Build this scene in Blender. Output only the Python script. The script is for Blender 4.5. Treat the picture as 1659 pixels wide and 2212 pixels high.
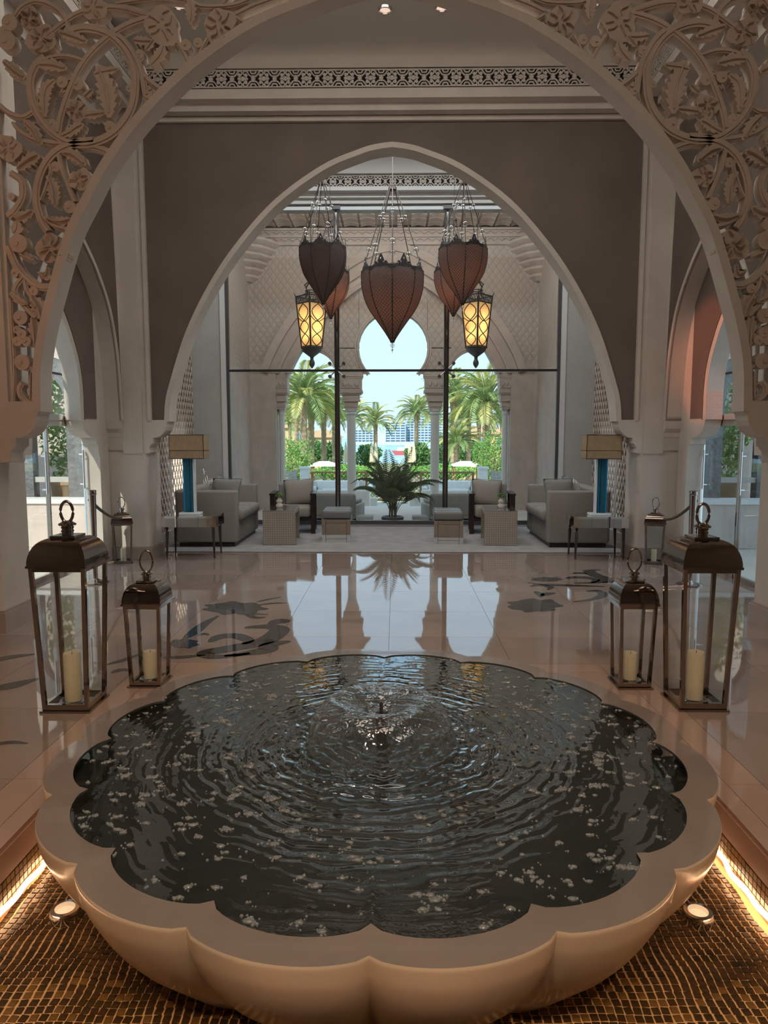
import bpy, bmesh, math, random
from mathutils import Vector, Matrix, noise as mnoise
random.seed(7)
PI = math.pi
scene = bpy.context.scene
col = scene.collection
for o in list(bpy.data.objects):
    bpy.data.objects.remove(o, do_unlink=True)

# ------------------------------------------------------------------ camera
W, H, F = 1659.0, 2212.0, 1540.0
CAM = Vector((0.043, 0.0, 1.5))
PITCH, YAW = math.radians(6.0), math.atan(24 / 1540)
fwd = Vector((-math.sin(YAW) * math.cos(PITCH), math.cos(YAW) * math.cos(PITCH), -math.sin(PITCH)))
rgt = Vector((math.cos(YAW), math.sin(YAW), 0))
upv = rgt.cross(fwd)
cd = bpy.data.cameras.new('camera')
cam = bpy.data.objects.new('camera', cd)
col.objects.link(cam)
cam.matrix_world = Matrix(((rgt.x, upv.x, -fwd.x, CAM.x), (rgt.y, upv.y, -fwd.y, CAM.y), (rgt.z, upv.z, -fwd.z, CAM.z), (0, 0, 0, 1)))
cd.sensor_fit = 'HORIZONTAL'
cd.sensor_width = 36.0
cd.lens = 36.0 * F / W
cd.clip_end = 5000
cd.clip_start = 0.05
scene.camera = cam

def at(x, y, Y):
    """photo pixel -> point on the vertical plane at depth Y"""
    d = fwd + rgt * ((x - W / 2) / F) + upv * ((H / 2 - y) / F)
    return CAM + d * ((Y - CAM.y) / d.y)

def onz(x, y, z):
    d = fwd + rgt * ((x - W / 2) / F) + upv * ((H / 2 - y) / F)
    return CAM + d * ((z - CAM.z) / d.z)

# ------------------------------------------------------------------ world, sun, lights, exposure
SKY_STRENGTH = 1.0
world = bpy.data.worlds.new('sky')
scene.world = world
world.use_nodes = True
wn = world.node_tree
wn.nodes.clear()
wo = wn.nodes.new('ShaderNodeOutputWorld')
wb = wn.nodes.new('ShaderNodeBackground')
tc = wn.nodes.new('ShaderNodeTexCoord')
sx = wn.nodes.new('ShaderNodeSeparateXYZ')
rp = wn.nodes.new('ShaderNodeValToRGB')
rp.color_ramp.elements[0].position = 0.0
rp.color_ramp.elements[0].color = (0.92, 1.14, 1.28, 1)
rp.color_ramp.elements[1].position = 0.45
rp.color_ramp.elements[1].color = (0.74, 1.08, 1.45, 1)
wn.links.new(tc.outputs['Generated'], sx.inputs[0])
wn.links.new(sx.outputs['Z'], rp.inputs[0])
wn.links.new(rp.outputs[0], wb.inputs[0])
wb.inputs[1].default_value = SKY_STRENGTH
wn.links.new(wb.outputs[0], wo.inputs[0])

def light(name, kind, loc, energy, color=(1, 1, 1), target=None, **kw):
    d = bpy.data.lights.new(name, kind)
    d.energy = energy
    d.color = color
    for k, v in kw.items():
        setattr(d, k, v)
    o = bpy.data.objects.new(name, d)
    col.objects.link(o)
    o.location = loc
    if target is not None:
        o.rotation_euler = (Vector(target) - Vector(loc)).to_track_quat('-Z', 'Y').to_euler()
    return o

light('sun', 'SUN', (0, 0, 30), 5.4, (1.0, 0.93, 0.8), target=(9, 20, 30 - 19), angle=0.01)
# unseen fill lights, added to brighten the lounge, the foyer and the entrance hall
WARM = (1.0, 0.85, 0.70)
light('lounge_fill_light', 'AREA', (0, 9.8, 5.86), 130, (0.95, 0.98, 1.0), target=(0, 9.9, 0), shape='RECTANGLE', size=5.4, size_y=0.35)
light('foyer_fill_light', 'AREA', (0, 6.3, 5.72), 122, (1.0, 0.95, 0.89), target=(0, 6.9, 0), shape='RECTANGLE', size=4.5, size_y=2.0)
light('hall_fill_light', 'AREA', (0, 1.5, 6.2), 58, WARM, target=(0, 3.2, 0), shape='RECTANGLE', size=5.0, size_y=2.0)
for k in (-1, 0, 1):
    light('hall_spot_lamp', 'SPOT', (k * 1.5, -2.4, 6.3), 410, (1.0, 0.72, 0.48), target=(k * 0.9, 1.7, -0.2), spot_size=1.1, spot_blend=0.8, shadow_soft_size=0.12)
light('veranda_fill_light', 'AREA', (0, 12.22, 5.34), 52, (1.0, 0.93, 0.87), target=(0, 14.6, 4.7), shape='RECTANGLE', size=5.0, size_y=0.25)  # unseen area light behind the window head, added to lift the veranda
light('hall_wall_lamp', 'AREA', (-3.6, 3.6, 2.4), 5.5, (1.0, 0.45, 0.26), target=(-3.0, 5.3, 3.0), shape='DISK', size=0.3)
light('recess_tint_spot', 'SPOT', (-2.4, 6.5, 5.3), 1000, (1.0, 0.27, 0.12), target=(3.45, 8.0, 2.35), spot_size=0.20, spot_blend=0.5, shadow_soft_size=0.05)  # unseen red spot across the foyer, added to redden the right recess

vs = scene.view_settings
vs.view_transform = 'Standard'
vs.look = 'None'
vs.exposure = 0.0
vs.gamma = 1.0
vs.use_curve_mapping = False
try:
    scene.cycles.use_denoising = True
    scene.cycles.use_adaptive_sampling = True
    scene.cycles.adaptive_threshold = 0.08
    scene.cycles.adaptive_min_samples = 10
    scene.cycles.max_bounces = 6
    scene.cycles.diffuse_bounces = 4
    scene.cycles.glossy_bounces = 4
    scene.cycles.transmission_bounces = 5
    scene.cycles.transparent_max_bounces = 16
    scene.cycles.sample_clamp_indirect = 6.0
except Exception:
    pass

# ------------------------------------------------------------------ materials
MATS = {}
def mat(name, color, rough=0.6, metal=0.0, spec=0.5, noise=None, bump=None, **kw):
    """noise=(scale, amount[, second colour]); bump=(scale, strength, distance)"""
    m = bpy.data.materials.new(name)
    m.use_nodes = True
    nt = m.node_tree
    p = nt.nodes['Principled BSDF']
    c = tuple(color) + (1,)
    p.inputs['Base Color'].default_value = c
    p.inputs['Roughness'].default_value = rough
    p.inputs['Metallic'].default_value = metal
    p.inputs['Specular IOR Level'].default_value = spec
    for k, v in kw.items():
        p.inputs[k].default_value = v
    t = None
    if noise or bump:
        t = nt.nodes.new('ShaderNodeTexCoord')
    if noise:
        n = nt.nodes.new('ShaderNodeTexNoise')
        n.inputs['Scale'].default_value = noise[0]
        n.inputs['Detail'].default_value = 5
        nt.links.new(t.outputs['Object'], n.inputs['Vector'])
        r = nt.nodes.new('ShaderNodeValToRGB')
        a = noise[1]
        c2 = noise[2] if len(noise) > 2 else tuple(x * (1 - a) for x in color)
        r.color_ramp.elements[0].position = 0.3
        r.color_ramp.elements[0].color = tuple(c2) + (1,)
        r.color_ramp.elements[1].position = 0.7
        r.color_ramp.elements[1].color = tuple(min(1, x * (1 + a * 0.5)) for x in color) + (1,)
        nt.links.new(n.outputs['Fac'], r.inputs[0])
        nt.links.new(r.outputs[0], p.inputs['Base Color'])
    if bump:
        n2 = nt.nodes.new('ShaderNodeTexNoise')
        n2.inputs['Scale'].default_value = bump[0]
        n2.inputs['Detail'].default_value = 3
        nt.links.new(t.outputs['Object'], n2.inputs['Vector'])
        b = nt.nodes.new('ShaderNodeBump')
        b.inputs['Strength'].default_value = bump[1]
        b.inputs['Distance'].default_value = bump[2]
        nt.links.new(n2.outputs['Fac'], b.inputs['Height'])
        nt.links.new(b.outputs[0], p.inputs['Normal'])
    MATS[name] = m
    return m

def glassy(name, tint=(1, 1, 1), ior=1.45, rough=0.0, bump=None, boost=1.0, glos=(1, 1, 1)):
    """thin clear sheet: see-through plus fresnel mirror"""
    m = bpy.data.materials.new(name)
    m.use_nodes = True
    nt = m.node_tree
    nt.nodes.clear()
    out = nt.nodes.new('ShaderNodeOutputMaterial')
    mix = nt.nodes.new('ShaderNodeMixShader')
    tr = nt.nodes.new('ShaderNodeBsdfTransparent')
    tr.inputs[0].default_value = tuple(tint) + (1,)
    g = nt.nodes.new('ShaderNodeBsdfGlossy')
    g.inputs['Roughness'].default_value = rough
    g.inputs[0].default_value = tuple(glos) + (1,)
    fr = nt.nodes.new('ShaderNodeLayerWeight')      # facing works alike from both sides of a thin sheet
    fr.inputs['Blend'].default_value = 0.5
    f0 = ((ior - 1) / (ior + 1)) ** 2
    pw_ = nt.nodes.new('ShaderNodeMath'); pw_.operation = 'POWER'; pw_.inputs[1].default_value = 5.0
    nt.links.new(fr.outputs['Facing'], pw_.inputs[0])
    mul = nt.nodes.new('ShaderNodeMath')
    mul.operation = 'MULTIPLY_ADD'
    mul.use_clamp = True
    mul.inputs[1].default_value = (1 - f0) * min(1.0, boost)
    mul.inputs[2].default_value = f0 * boost
    nt.links.new(pw_.outputs[0], mul.inputs[0])
    nt.links.new(mul.outputs[0], mix.inputs[0])
    nt.links.new(tr.outputs[0], mix.inputs[1])
    nt.links.new(g.outputs[0], mix.inputs[2])
    nt.links.new(mix.outputs[0], out.inputs[0])
    if bump:
        t = nt.nodes.new('ShaderNodeTexCoord')
        mp = nt.nodes.new('ShaderNodeMapping')
        mp.inputs['Scale'].default_value = bump[3] if len(bump) > 3 else (1, 1, 1)
        nt.links.new(t.outputs['Object'], mp.inputs[0])
        n2 = nt.nodes.new('ShaderNodeTexNoise')
        n2.inputs['Scale'].default_value = bump[0]
        n2.inputs['Detail'].default_value = 2
        nt.links.new(mp.outputs[0], n2.inputs['Vector'])
        b = nt.nodes.new('ShaderNodeBump')
        b.inputs['Strength'].default_value = bump[1]
        b.inputs['Distance'].default_value = bump[2]
        nt.links.new(n2.outputs['Fac'], b.inputs['Height'])
        nt.links.new(b.outputs[0], g.inputs['Normal'])
        nt.links.new(b.outputs[0], fr.inputs['Normal'])
    MATS[name] = m
    return m

def emis(name, color, strength):
    m = bpy.data.materials.new(name)
    m.use_nodes = True
    nt = m.node_tree
    p = nt.nodes['Principled BSDF']
    p.inputs['Base Color'].default_value = tuple(color) + (1,)
    p.inputs['Emission Color'].default_value = tuple(color) + (1,)
    p.inputs['Emission Strength'].default_value = strength
    MATS[name] = m
    return m

mat('plaster', (0.58, 0.525, 0.465), 0.75, noise=(2.5, 0.10), bump=(40, 0.12, 0.004))
mat('plaster_screen', (0.55, 0.455, 0.375), 0.6, noise=(3, 0.12))
mat('plaster_dark', (0.155, 0.121, 0.098), 0.7, noise=(1.5, 0.16), bump=(60, 0.1, 0.003))
mat('plaster_white', (0.66, 0.66, 0.64), 0.7)
mat('plaster_grey', (0.46, 0.45, 0.42), 0.7, noise=(3, 0.06))
mat('plaster_pink', (0.53, 0.445, 0.395), 0.8, noise=(4, 0.12), bump=(30, 0.15, 0.004))
mat('ceiling_paint', (0.57, 0.53, 0.47), 0.8)
mat('void_shade', (0.012, 0.011, 0.010), 0.9)  # near-black paint standing in for shade behind pierced work and in vents
mat('marble', (0.31, 0.235, 0.195), 0.03, spec=0.5, noise=(1.3, 0.16), bump=(1.6, 0.06, 0.004), **{'IOR': 2.5})
mat('marble_border', (0.40, 0.28, 0.22), 0.05, spec=1.0, noise=(2, 0.12), bump=(2, 0.05, 0.004), **{'IOR': 1.8})
mat('marble_inlay', (0.045, 0.042, 0.042), 0.03, spec=0.5, bump=(1.6, 0.06, 0.004), **{'IOR': 2.2})
mat('grout', (0.16, 0.12, 0.10), 0.6)
mat('stone_base', (0.36, 0.29, 0.24), 0.35, noise=(3, 0.12))
mat('onyx', (0.66, 0.50, 0.36), 0.22, noise=(3.0, 0.12, (0.56, 0.45, 0.34)), bump=(70, 0.05, 0.002), **{'Subsurface Weight': 0.25, 'Subsurface Radius': (0.08, 0.045, 0.02), 'Subsurface Scale': 0.6})
mat('onyx_rim', (0.265, 0.218, 0.19), 0.22, noise=(4.0, 0.10), bump=(200, 0.10, 0.002), **{'Coat Weight': 1.0, 'Coat Roughness': 0.04, 'Coat IOR': 1.6})
mat('basin_floor', (0.05, 0.054, 0.05), 0.8, noise=(6, 0.2))
mat('steel_dark', (0.37, 0.325, 0.295), 0.09, metal=1.0)
mat('chrome', (0.75, 0.75, 0.75), 0.08, metal=1.0)
mat('mirror', (0.80, 0.82, 0.80), 0.02, metal=1.0)
mat('steel_satin', (0.42, 0.44, 0.45), 0.45, metal=0.6)
mat('iron', (0.035, 0.032, 0.03), 0.45, metal=0.3)
mat('iron_grey', (0.10, 0.10, 0.10), 0.4, metal=0.4)
mat('candle_wax', (0.56, 0.50, 0.36), 0.45, **{'Subsurface Weight': 0.3, 'Subsurface Radius': (0.03, 0.02, 0.01)})
mat('wick', (0.02, 0.02, 0.02), 0.9)
mat('sofa_fabric', (0.32, 0.30, 0.275), 0.9, noise=(120, 0.12), bump=(400, 0.2, 0.001))
mat('cushion_grey', (0.30, 0.31, 0.29), 0.9, noise=(60, 0.2), bump=(300, 0.2, 0.001))
mat('cushion_taupe', (0.36, 0.33, 0.29), 0.9, bump=(300, 0.2, 0.001))
mat('cushion_white', (0.70, 0.70, 0.70), 0.9, noise=(50, 0.45))
mat('dark_wood', (0.035, 0.022, 0.018), 0.35, noise=(12, 0.3))
mat('carpet', (0.40, 0.39, 0.38), 0.95, noise=(5, 0.16), bump=(260, 0.4, 0.004))
mat('shade_linen', (0.36, 0.255, 0.15), 0.85, noise=(18, 0.14), bump=(220, 0.2, 0.001))
mat('acrylic_blue', (0.02, 0.16, 0.25), 0.04, **{'Transmission Weight': 0.3, 'IOR': 1.45})
mat('acrylic_bright', (0.03, 0.42, 0.85), 0.05, **{'Transmission Weight': 0.4, 'IOR': 1.3})
mat('acrylic_white', (0.75, 0.77, 0.78), 0.15)
mat('leather_grey', (0.20, 0.20, 0.195), 0.4)
mat('ceramic_white', (0.72, 0.68, 0.62), 0.3)
mat('flower_green', (0.12, 0.22, 0.07), 0.8, noise=(60, 0.4))
mat('palm_leaf', (0.17, 0.22, 0.12), 0.5, noise=(4, 0.3))
mat('palm_stem', (0.13, 0.12, 0.06), 0.6)
mat('pot_dark', (0.06, 0.05, 0.045), 0.5)
mat('wicker_white', (0.70, 0.68, 0.64), 0.8, noise=(60, 0.2), bump=(160, 0.5, 0.004))
mat('canvas_white', (0.80, 0.80, 0.78), 0.9)
mat('canvas_cream', (0.78, 0.68, 0.50), 0.9)
mat('terrace', (0.60, 0.54, 0.47), 0.8, noise=(2, 0.1))
mat('soil', (0.34, 0.30, 0.18), 0.95, noise=(0.6, 0.3, (0.14, 0.22, 0.06)))
mat('date_leaf', (0.50, 0.49, 0.19), 0.6, noise=(0.8, 0.35, (0.20, 0.30, 0.10)))
mat('date_leaf_green', (0.30, 0.38, 0.16), 0.6, noise=(0.8, 0.35, (0.16, 0.27, 0.10)))
mat('date_trunk', (0.42, 0.32, 0.22), 0.95, noise=(8, 0.4))
mat('bush_leaf', (0.22, 0.42, 0.08), 0.6, noise=(1.5, 0.35, (0.10, 0.25, 0.05)))
mat('bush_leaf_dark', (0.13, 0.27, 0.07), 0.6, noise=(1.2, 0.4, (0.05, 0.14, 0.04)))
mat('villa_wall', (0.62, 0.47, 0.27), 0.9)
mat('villa_roof', (0.50, 0.32, 0.18), 0.9)
mat('hotel_hazy_white', (0.52, 0.58, 0.62), 0.8)  # distance haze put into the hotel colours, white dulled towards blue
mat('hotel_glass', (0.16, 0.32, 0.46), 0.5)
mat('sea', (0.30, 0.52, 0.62), 0.3, bump=(0.3, 0.3, 0.3))
mat('boat_red', (0.60, 0.12, 0.12), 0.5)
mat('wood_rail', (0.34, 0.17, 0.09), 0.6)
mat('fence_grey', (0.45, 0.43, 0.41), 0.8)
mat('stone_dark', (0.075, 0.078, 0.08), 0.6, noise=(7, 0.5, (0.16, 0.165, 0.17)), bump=(14, 0.8, 0.03))
mat('rope', (0.10, 0.08, 0.06), 0.9)
mat('terracotta', (0.42, 0.28, 0.16), 0.8)
mat('tile_a', (0.075, 0.040, 0.013), 0.25, noise=(14, 0.6, (0.022, 0.013, 0.006)))
mat('tile_b', (0.22, 0.12, 0.035), 0.25, noise=(14, 0.5))
mat('tile_grout', (0.80, 0.52, 0.27), 0.8)
mat('lip_stone', (0.33, 0.20, 0.145), 0.4, noise=(3, 0.12))
mat('brass_wire', (0.12, 0.10, 0.09), 0.4, metal=0.5)
glassy('glass', (0.97, 0.985, 0.98), 1.45)
glassy('window_glass', (0.95, 0.98, 0.975), 1.45)
glassy('crystal', (0.90, 0.91, 0.90), 1.9, boost=1.6)
glassy('pool_water', (0.60, 0.64, 0.61), 1.40, boost=10.0, glos=(0.86, 0.96, 1.0), bump=(34, 0.3, 0.0006))
glassy('pit_water', (0.96, 0.93, 0.88), 1.20)
glassy('bell_water', (0.84, 0.86, 0.86), 1.8, boost=3.0, rough=0.02, bump=(26, 1.0, 0.014, (1, 1, 0.6)))
_m = MATS['bell_water'].node_tree          # even milky share brightens the bell in place of reflected sky
_o = [n for n in _m.nodes if n.type == 'OUTPUT_MATERIAL'][0]
_src = _o.inputs[0].links[0].from_socket
_t = _m.nodes.new('ShaderNodeBsdfTranslucent'); _t.inputs[0].default_value = (0.75, 0.8, 0.82, 1)
_x = _m.nodes.new('ShaderNodeMixShader'); _x.inputs[0].default_value = 0.15
_m.links.new(_src, _x.inputs[1]); _m.links.new(_t.outputs[0], _x.inputs[2]); _m.links.new(_x.outputs[0], _o.inputs[0])
mat('bubble', (0.30, 0.32, 0.33), 0.07, spec=0.5, **{'IOR': 2.6, 'Alpha': 0.62})
emis('led_warm', (1.0, 0.62, 0.36), 11.0)
emis('bulb_warm', (1.0, 0.70, 0.35), 14.0)
emis('lens_glow', (1.0, 0.72, 0.45), 0.8)
emis('downlight', (1.0, 0.72, 0.55), 0.8)

def pattern_mat(name, c1, c2, kind, scale, rough=0.7, bump=0.0, **kw):
    """repeating lozenge / scale / mosaic relief too fine to model"""
    m = mat(name, c1, rough, **kw)
    nt = m.node_tree
    p = nt.nodes['Principled BSDF']
    t = nt.nodes.new('ShaderNodeTexCoord')
    sep = nt.nodes.new('ShaderNodeSeparateXYZ')
    nt.links.new(t.outputs['UV'], sep.inputs[0])
    def mth(op, a, b=None):
        n = nt.nodes.new('ShaderNodeMath')
        n.operation = op
        for i, v in enumerate((a, b)):
            if v is None: continue
            if isinstance(v, (int, float)): n.inputs[i].default_value = v
            else: nt.links.new(v, n.inputs[i])
        return n.outputs[0]
    u = mth('MULTIPLY', sep.outputs[0], scale[0])
    v = mth('MULTIPLY', sep.outputs[1], scale[1])
    if kind == 'lozenge':
        a = mth('PINGPONG', mth('ADD', u, v), 0.5)
        b = mth('PINGPONG', mth('SUBTRACT', u, v), 0.5)
    else:
        a = mth('PINGPONG', u, 0.5)
        b = mth('PINGPONG', v, 0.5)
    mn = mth('MINIMUM', a, b)
    w = kw.get('w', 0.08)
    r = nt.nodes.new('ShaderNodeValToRGB')
    r.color_ramp.elements[0].position = 0.05
    r.color_ramp.elements[0].color = tuple(c2) + (1,)
    r.color_ramp.elements[1].position = 0.13
    r.color_ramp.elements[1].color = tuple(c1) + (1,)
    nt.links.new(mn, r.inputs[0])
    nt.links.new(r.outputs[0], p.inputs['Base Color'])
    if bump:
        bm_ = nt.nodes.new('ShaderNodeBump')
        bm_.inputs['Strength'].default_value = 1.0
        bm_.inputs['Distance'].default_value = bump
        nt.links.new(mn, bm_.inputs['Height'])
        nt.links.new(bm_.outputs[0], p.inputs['Normal'])
    return m, mn

pattern_mat('plaster_scales', (0.50, 0.43, 0.38), (0.43, 0.365, 0.32), 'lozenge', (7.0, 5.2), 0.85, 0.02)  # groove lines darkened, the relief's fine shadow put into the colour
pattern_mat('pearl_mosaic', (0.46, 0.41, 0.35), (0.27, 0.235, 0.20), 'square', (32, 32), 0.35, 0.003)
pattern_mat('woven_panel', (0.07, 0.05, 0.04), (0.02, 0.015, 0.012), 'square', (22, 22), 0.5, 0.01)

def shade_mesh_mat():
    m = bpy.data.materials.new('lamp_mesh')
    m.use_nodes = True
    nt = m.node_tree
    nt.nodes.clear()
    out = nt.nodes.new('ShaderNodeOutputMaterial')
    d = nt.nodes.new('ShaderNodeBsdfDiffuse')
    d.inputs[0].default_value = (0.125, 0.112, 0.108, 1)
    tl = nt.nodes.new('ShaderNodeBsdfTranslucent')
    tl.inputs[0].default_value = (0.60, 0.40, 0.33, 1)
    mix = nt.nodes.new('ShaderNodeMixShader')
    t = nt.nodes.new('ShaderNodeTexCoord')
    sep = nt.nodes.new('ShaderNodeSeparateXYZ')
    nt.links.new(t.outputs['UV'], sep.inputs[0])
    def mth(op, a, b=None):
        n = nt.nodes.new('ShaderNodeMath'); n.operation = op
        for i, v in enumerate((a, b)):
            if v is None: continue
            if isinstance(v, (int, float)): n.inputs[i].default_value = v
            else: nt.links.new(v, n.inputs[i])
        return n.outputs[0]
    a = mth('PINGPONG', mth('ADD', sep.outputs[0], sep.outputs[1]), 0.5)
    b = mth('PINGPONG', mth('SUBTRACT', sep.outputs[0], sep.outputs[1]), 0.5)
    ln = mth('LESS_THAN', mth('MINIMUM', a, b), 0.11)
    fac = mth('ADD', mth('MULTIPLY', ln, 0.62), 0.12)
    nt.links.new(fac, mix.inputs[0])
    nt.links.new(d.outputs[0], mix.inputs[1])
    nt.links.new(tl.outputs[0], mix.inputs[2])
    nt.links.new(mix.outputs[0], out.inputs[0])
    MATS['lamp_mesh'] = m
shade_mesh_mat()
def trans_mat(name, dcol, tcol, f):
    m = bpy.data.materials.new(name)
    m.use_nodes = True
    nt = m.node_tree
    nt.nodes.clear()
    out = nt.nodes.new('ShaderNodeOutputMaterial')
    d = nt.nodes.new('ShaderNodeBsdfDiffuse'); d.inputs[0].default_value = tuple(dcol) + (1,)
    tl = nt.nodes.new('ShaderNodeBsdfTranslucent'); tl.inputs[0].default_value = tuple(tcol) + (1,)
    mix = nt.nodes.new('ShaderNodeMixShader'); mix.inputs[0].default_value = f
    nt.links.new(d.outputs[0], mix.inputs[1]); nt.links.new(tl.outputs[0], mix.inputs[2]); nt.links.new(mix.outputs[0], out.inputs[0])
    MATS[name] = m
trans_mat('amber_glass', (0.62, 0.50, 0.30), (0.90, 0.66, 0.36), 0.6)

# ------------------------------------------------------------------ mesh helpers
def catmull(pts, n=8, closed=False):
    P = [Vector(p) for p in pts]
    if len(P) < 3:
        return P
    out = []
    m = len(P)
    rng = range(m) if closed else range(m - 1)
    for i in rng:
        if closed:
            p0, p1, p2, p3 = P[(i - 1) % m], P[i], P[(i + 1) % m], P[(i + 2) % m]
        else:
            p1, p2 = P[i], P[i + 1]
            p0 = P[i - 1] if i > 0 else p1 * 2 - p2
            p3 = P[i + 2] if i + 2 < m else p2 * 2 - p1
        for k in range(n):
            t = k / n
            out.append(0.5 * ((2 * p1) + (p2 - p0) * t + (2 * p0 - 5 * p1 + 4 * p2 - p3) * t * t + (3 * p1 - p0 - 3 * p2 + p3) * t ** 3))
    if not closed:
        out.append(P[-1])
    return out

class MB:
    def __init__(s):
        s.v = []; s.f = []; s.uv = None
    def add(s, vs, fs):
        b = len(s.v)
        s.v += [tuple(x) for x in vs]
        s.f += [tuple(i + b for i in q) for q in fs]
        return s
    def box(s, x0, x1, y0, y1, z0, z1):
        vs = [(x0, y0, z0), (x1, y0, z0), (x1, y1, z0), (x0, y1, z0), (x0, y0, z1), (x1, y0, z1), (x1, y1, z1), (x0, y1, z1)]
        return s.add(vs, [(0, 3, 2, 1), (4, 5, 6, 7), (0, 1, 5, 4), (1, 2, 6, 5), (2, 3, 7, 6), (3, 0, 4, 7)])
    def frustum(s, a, b):
        """two lists of 4 points"""
        return s.add(list(a) + list(b), [(0, 3, 2, 1), (4, 5, 6, 7), (0, 1, 5, 4), (1, 2, 6, 5), (2, 3, 7, 6), (3, 0, 4, 7)])
    def prism(s, poly, y0, y1, ax='y'):
        n = len(poly)
        if ax == 'y':
            vs = [(p[0], y0, p[1]) for p in poly] + [(p[0], y1, p[1]) for p in poly]
        elif ax == 'z':
            vs = [(p[0], p[1], y0) for p in poly] + [(p[0], p[1], y1) for p in poly]
        else:
            vs = [(y0, p[0], p[1]) for p in poly] + [(y1, p[0], p[1]) for p in poly]
        fs = [tuple(range(n)), tuple(range(2 * n - 1, n - 1, -1))] + [(i, (i + 1) % n, (i + 1) % n + n, i + n) for i in range(n)]
        return s.add(vs, fs)
    def band(s, a, b, y0, y1, ax='y', closed=False):
        """solid strip between two 2D polylines, extruded y0..y1"""
        n = len(a)
        def P(p, y):
            return (p[0], y, p[1]) if ax == 'y' else ((p[0], p[1], y) if ax == 'z' else (y, p[0], p[1]))
        vs = [P(p, y0) for p in a] + [P(p, y0) for p in b] + [P(p, y1) for p in a] + [P(p, y1) for p in b]
        fs = []
        m = n if closed else n - 1
        for i in range(m):
            j = (i + 1) % n
            fs += [(i, j, n + j, n + i), (2 * n + i, 3 * n + i, 3 * n + j, 2 * n + j), (i, 2 * n + i, 2 * n + j, j), (n + i, n + j, 3 * n + j, 3 * n + i)]
        if not closed:
            fs += [(0, n, 3 * n, 2 * n), (n - 1, 3 * n - 1, 4 * n - 1, 2 * n - 1)]
        return s.add(vs, fs)
    def ribbon(s, pts, w, y0, y1, ax='y', n=7, closed=False, taper=True):
        P = catmull([(p[0], p[1], 0) for p in pts], n, closed)
        N = len(P)
        a, b = [], []
        for i in range(N):
            if closed:
                d = P[(i + 1) % N] - P[i - 1]
            else:
                d = P[min(i + 1, N - 1)] - P[max(i - 1, 0)]
            d.normalize()
            t = i / max(1, N - 1)
            ww = w(t) if callable(w) else w
            nr = Vector((-d.y, d.x, 0)) * ww / 2
            a.append((P[i].x + nr.x, P[i].y + nr.y)); b.append((P[i].x - nr.x, P[i].y - nr.y))
        return s.band(a, b, y0, y1, ax, closed)
    def tube(s, pts, r, n=8, cap=True):
        P = [Vector(p) for p in pts]
        rings = []
        up = Vector((0, 0, 1))
        for i, p in enumerate(P):
            d = (P[min(i + 1, len(P) - 1)] - P[max(i - 1, 0)])
            if d.length < 1e-9: d = Vector((0, 0, 1))
            d.normalize()
            u = d.cross(up)
            if u.length < 1e-3: u = d.cross(Vector((1, 0, 0)))
            u.normalize(); w = u.cross(d)
            rr = r[i] if isinstance(r, (list, tuple)) else r
            rings.append([p + (u * math.cos(2 * PI * k / n) + w * math.sin(2 * PI * k / n)) * rr for k in range(n)])
        vs = [q for g in rings for q in g]
        fs = []
        for i in range(len(P) - 1):
            for k in range(n):
                fs.append((i * n + k, i * n + (k + 1) % n, (i + 1) * n + (k + 1) % n, (i + 1) * n + k))
        if cap:
            fs.append(tuple(range(n - 1, -1, -1))); fs.append(tuple(range((len(P) - 1) * n, len(P) * n)))
        return s.add(vs, fs)
    def lathe(s, prof, n=24, c=(0, 0), cap=True, a0=0.0):
        vs = []
        for r, z in prof:
            for k in range(n):
                a = a0 + 2 * PI * k / n
                vs.append((c[0] + r * math.cos(a), c[1] + r * math.sin(a), z))
        fs = []
        m = len(prof)
        for i in range(m - 1):
            for k in range(n):
                fs.append((i * n + k, i * n + (k + 1) % n, (i + 1) * n + (k + 1) % n, (i + 1) * n + k))
        if cap:
            if prof[0][0] > 1e-4: fs.append(tuple(range(n - 1, -1, -1)))
            if prof[-1][0] > 1e-4: fs.append(tuple(range((m - 1) * n, m * n)))
        return s.add(vs, fs)
    def ball(s, c, r, nu=12, nv=8, half=False):
        if not isinstance(r, (tuple, list)): r = (r, r, r)
        vs = []
        v0 = 0 if not half else nv // 2
        rows = []
        for j in range(0, nv + 1):
            th = -PI / 2 + PI * j / nv
            if half and th < -1e-6: continue
            rows.append(th)
        for th in rows:
            for k in range(nu):
                a = 2 * PI * k / nu
                vs.append((c[0] + r[0] * math.cos(th) * math.cos(a), c[1] + r[1] * math.cos(th) * math.sin(a), c[2] + r[2] * math.sin(th)))
        fs = []
        for j in range(len(rows) - 1):
            for k in range(nu):
                fs.append((j * nu + k, j * nu + (k + 1) % nu, (j + 1) * nu + (k + 1) % nu, (j + 1) * nu + k))
        return s.add(vs, fs)
    def grid(s, fn, nu, nv, closed_u=False):
        vs = [fn(i / nu, j / nv) for j in range(nv + 1) for i in range(nu + (0 if closed_u else 1))]
        w = nu + (0 if closed_u else 1)
        fs = []
        for j in range(nv):
            for i in range(nu):
                i2 = (i + 1) % w
                fs.append((j * w + i, j * w + i2, (j + 1) * w + i2, (j + 1) * w + i))
        return s.add(vs, fs)
    def mesh(s, name, mt, smooth=None, fix=True):
        me = bpy.data.meshes.new(name)
        me.from_pydata(s.v, [], s.f)
        if fix:
            bm = bmesh.new(); bm.from_mesh(me)
            bmesh.ops.remove_doubles(bm, verts=bm.verts, dist=1e-6)
            bmesh.ops.recalc_face_normals(bm, faces=bm.faces)
            bm.to_mesh(me); bm.free()
        if smooth is not None:
            for p in me.polygons: p.use_smooth = True
            if smooth < 180:
                try: me.set_sharp_from_angle(angle=math.radians(smooth))
                except Exception: pass
        me.materials.append(MATS[mt] if isinstance(mt, str) else mt)
        return me
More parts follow.
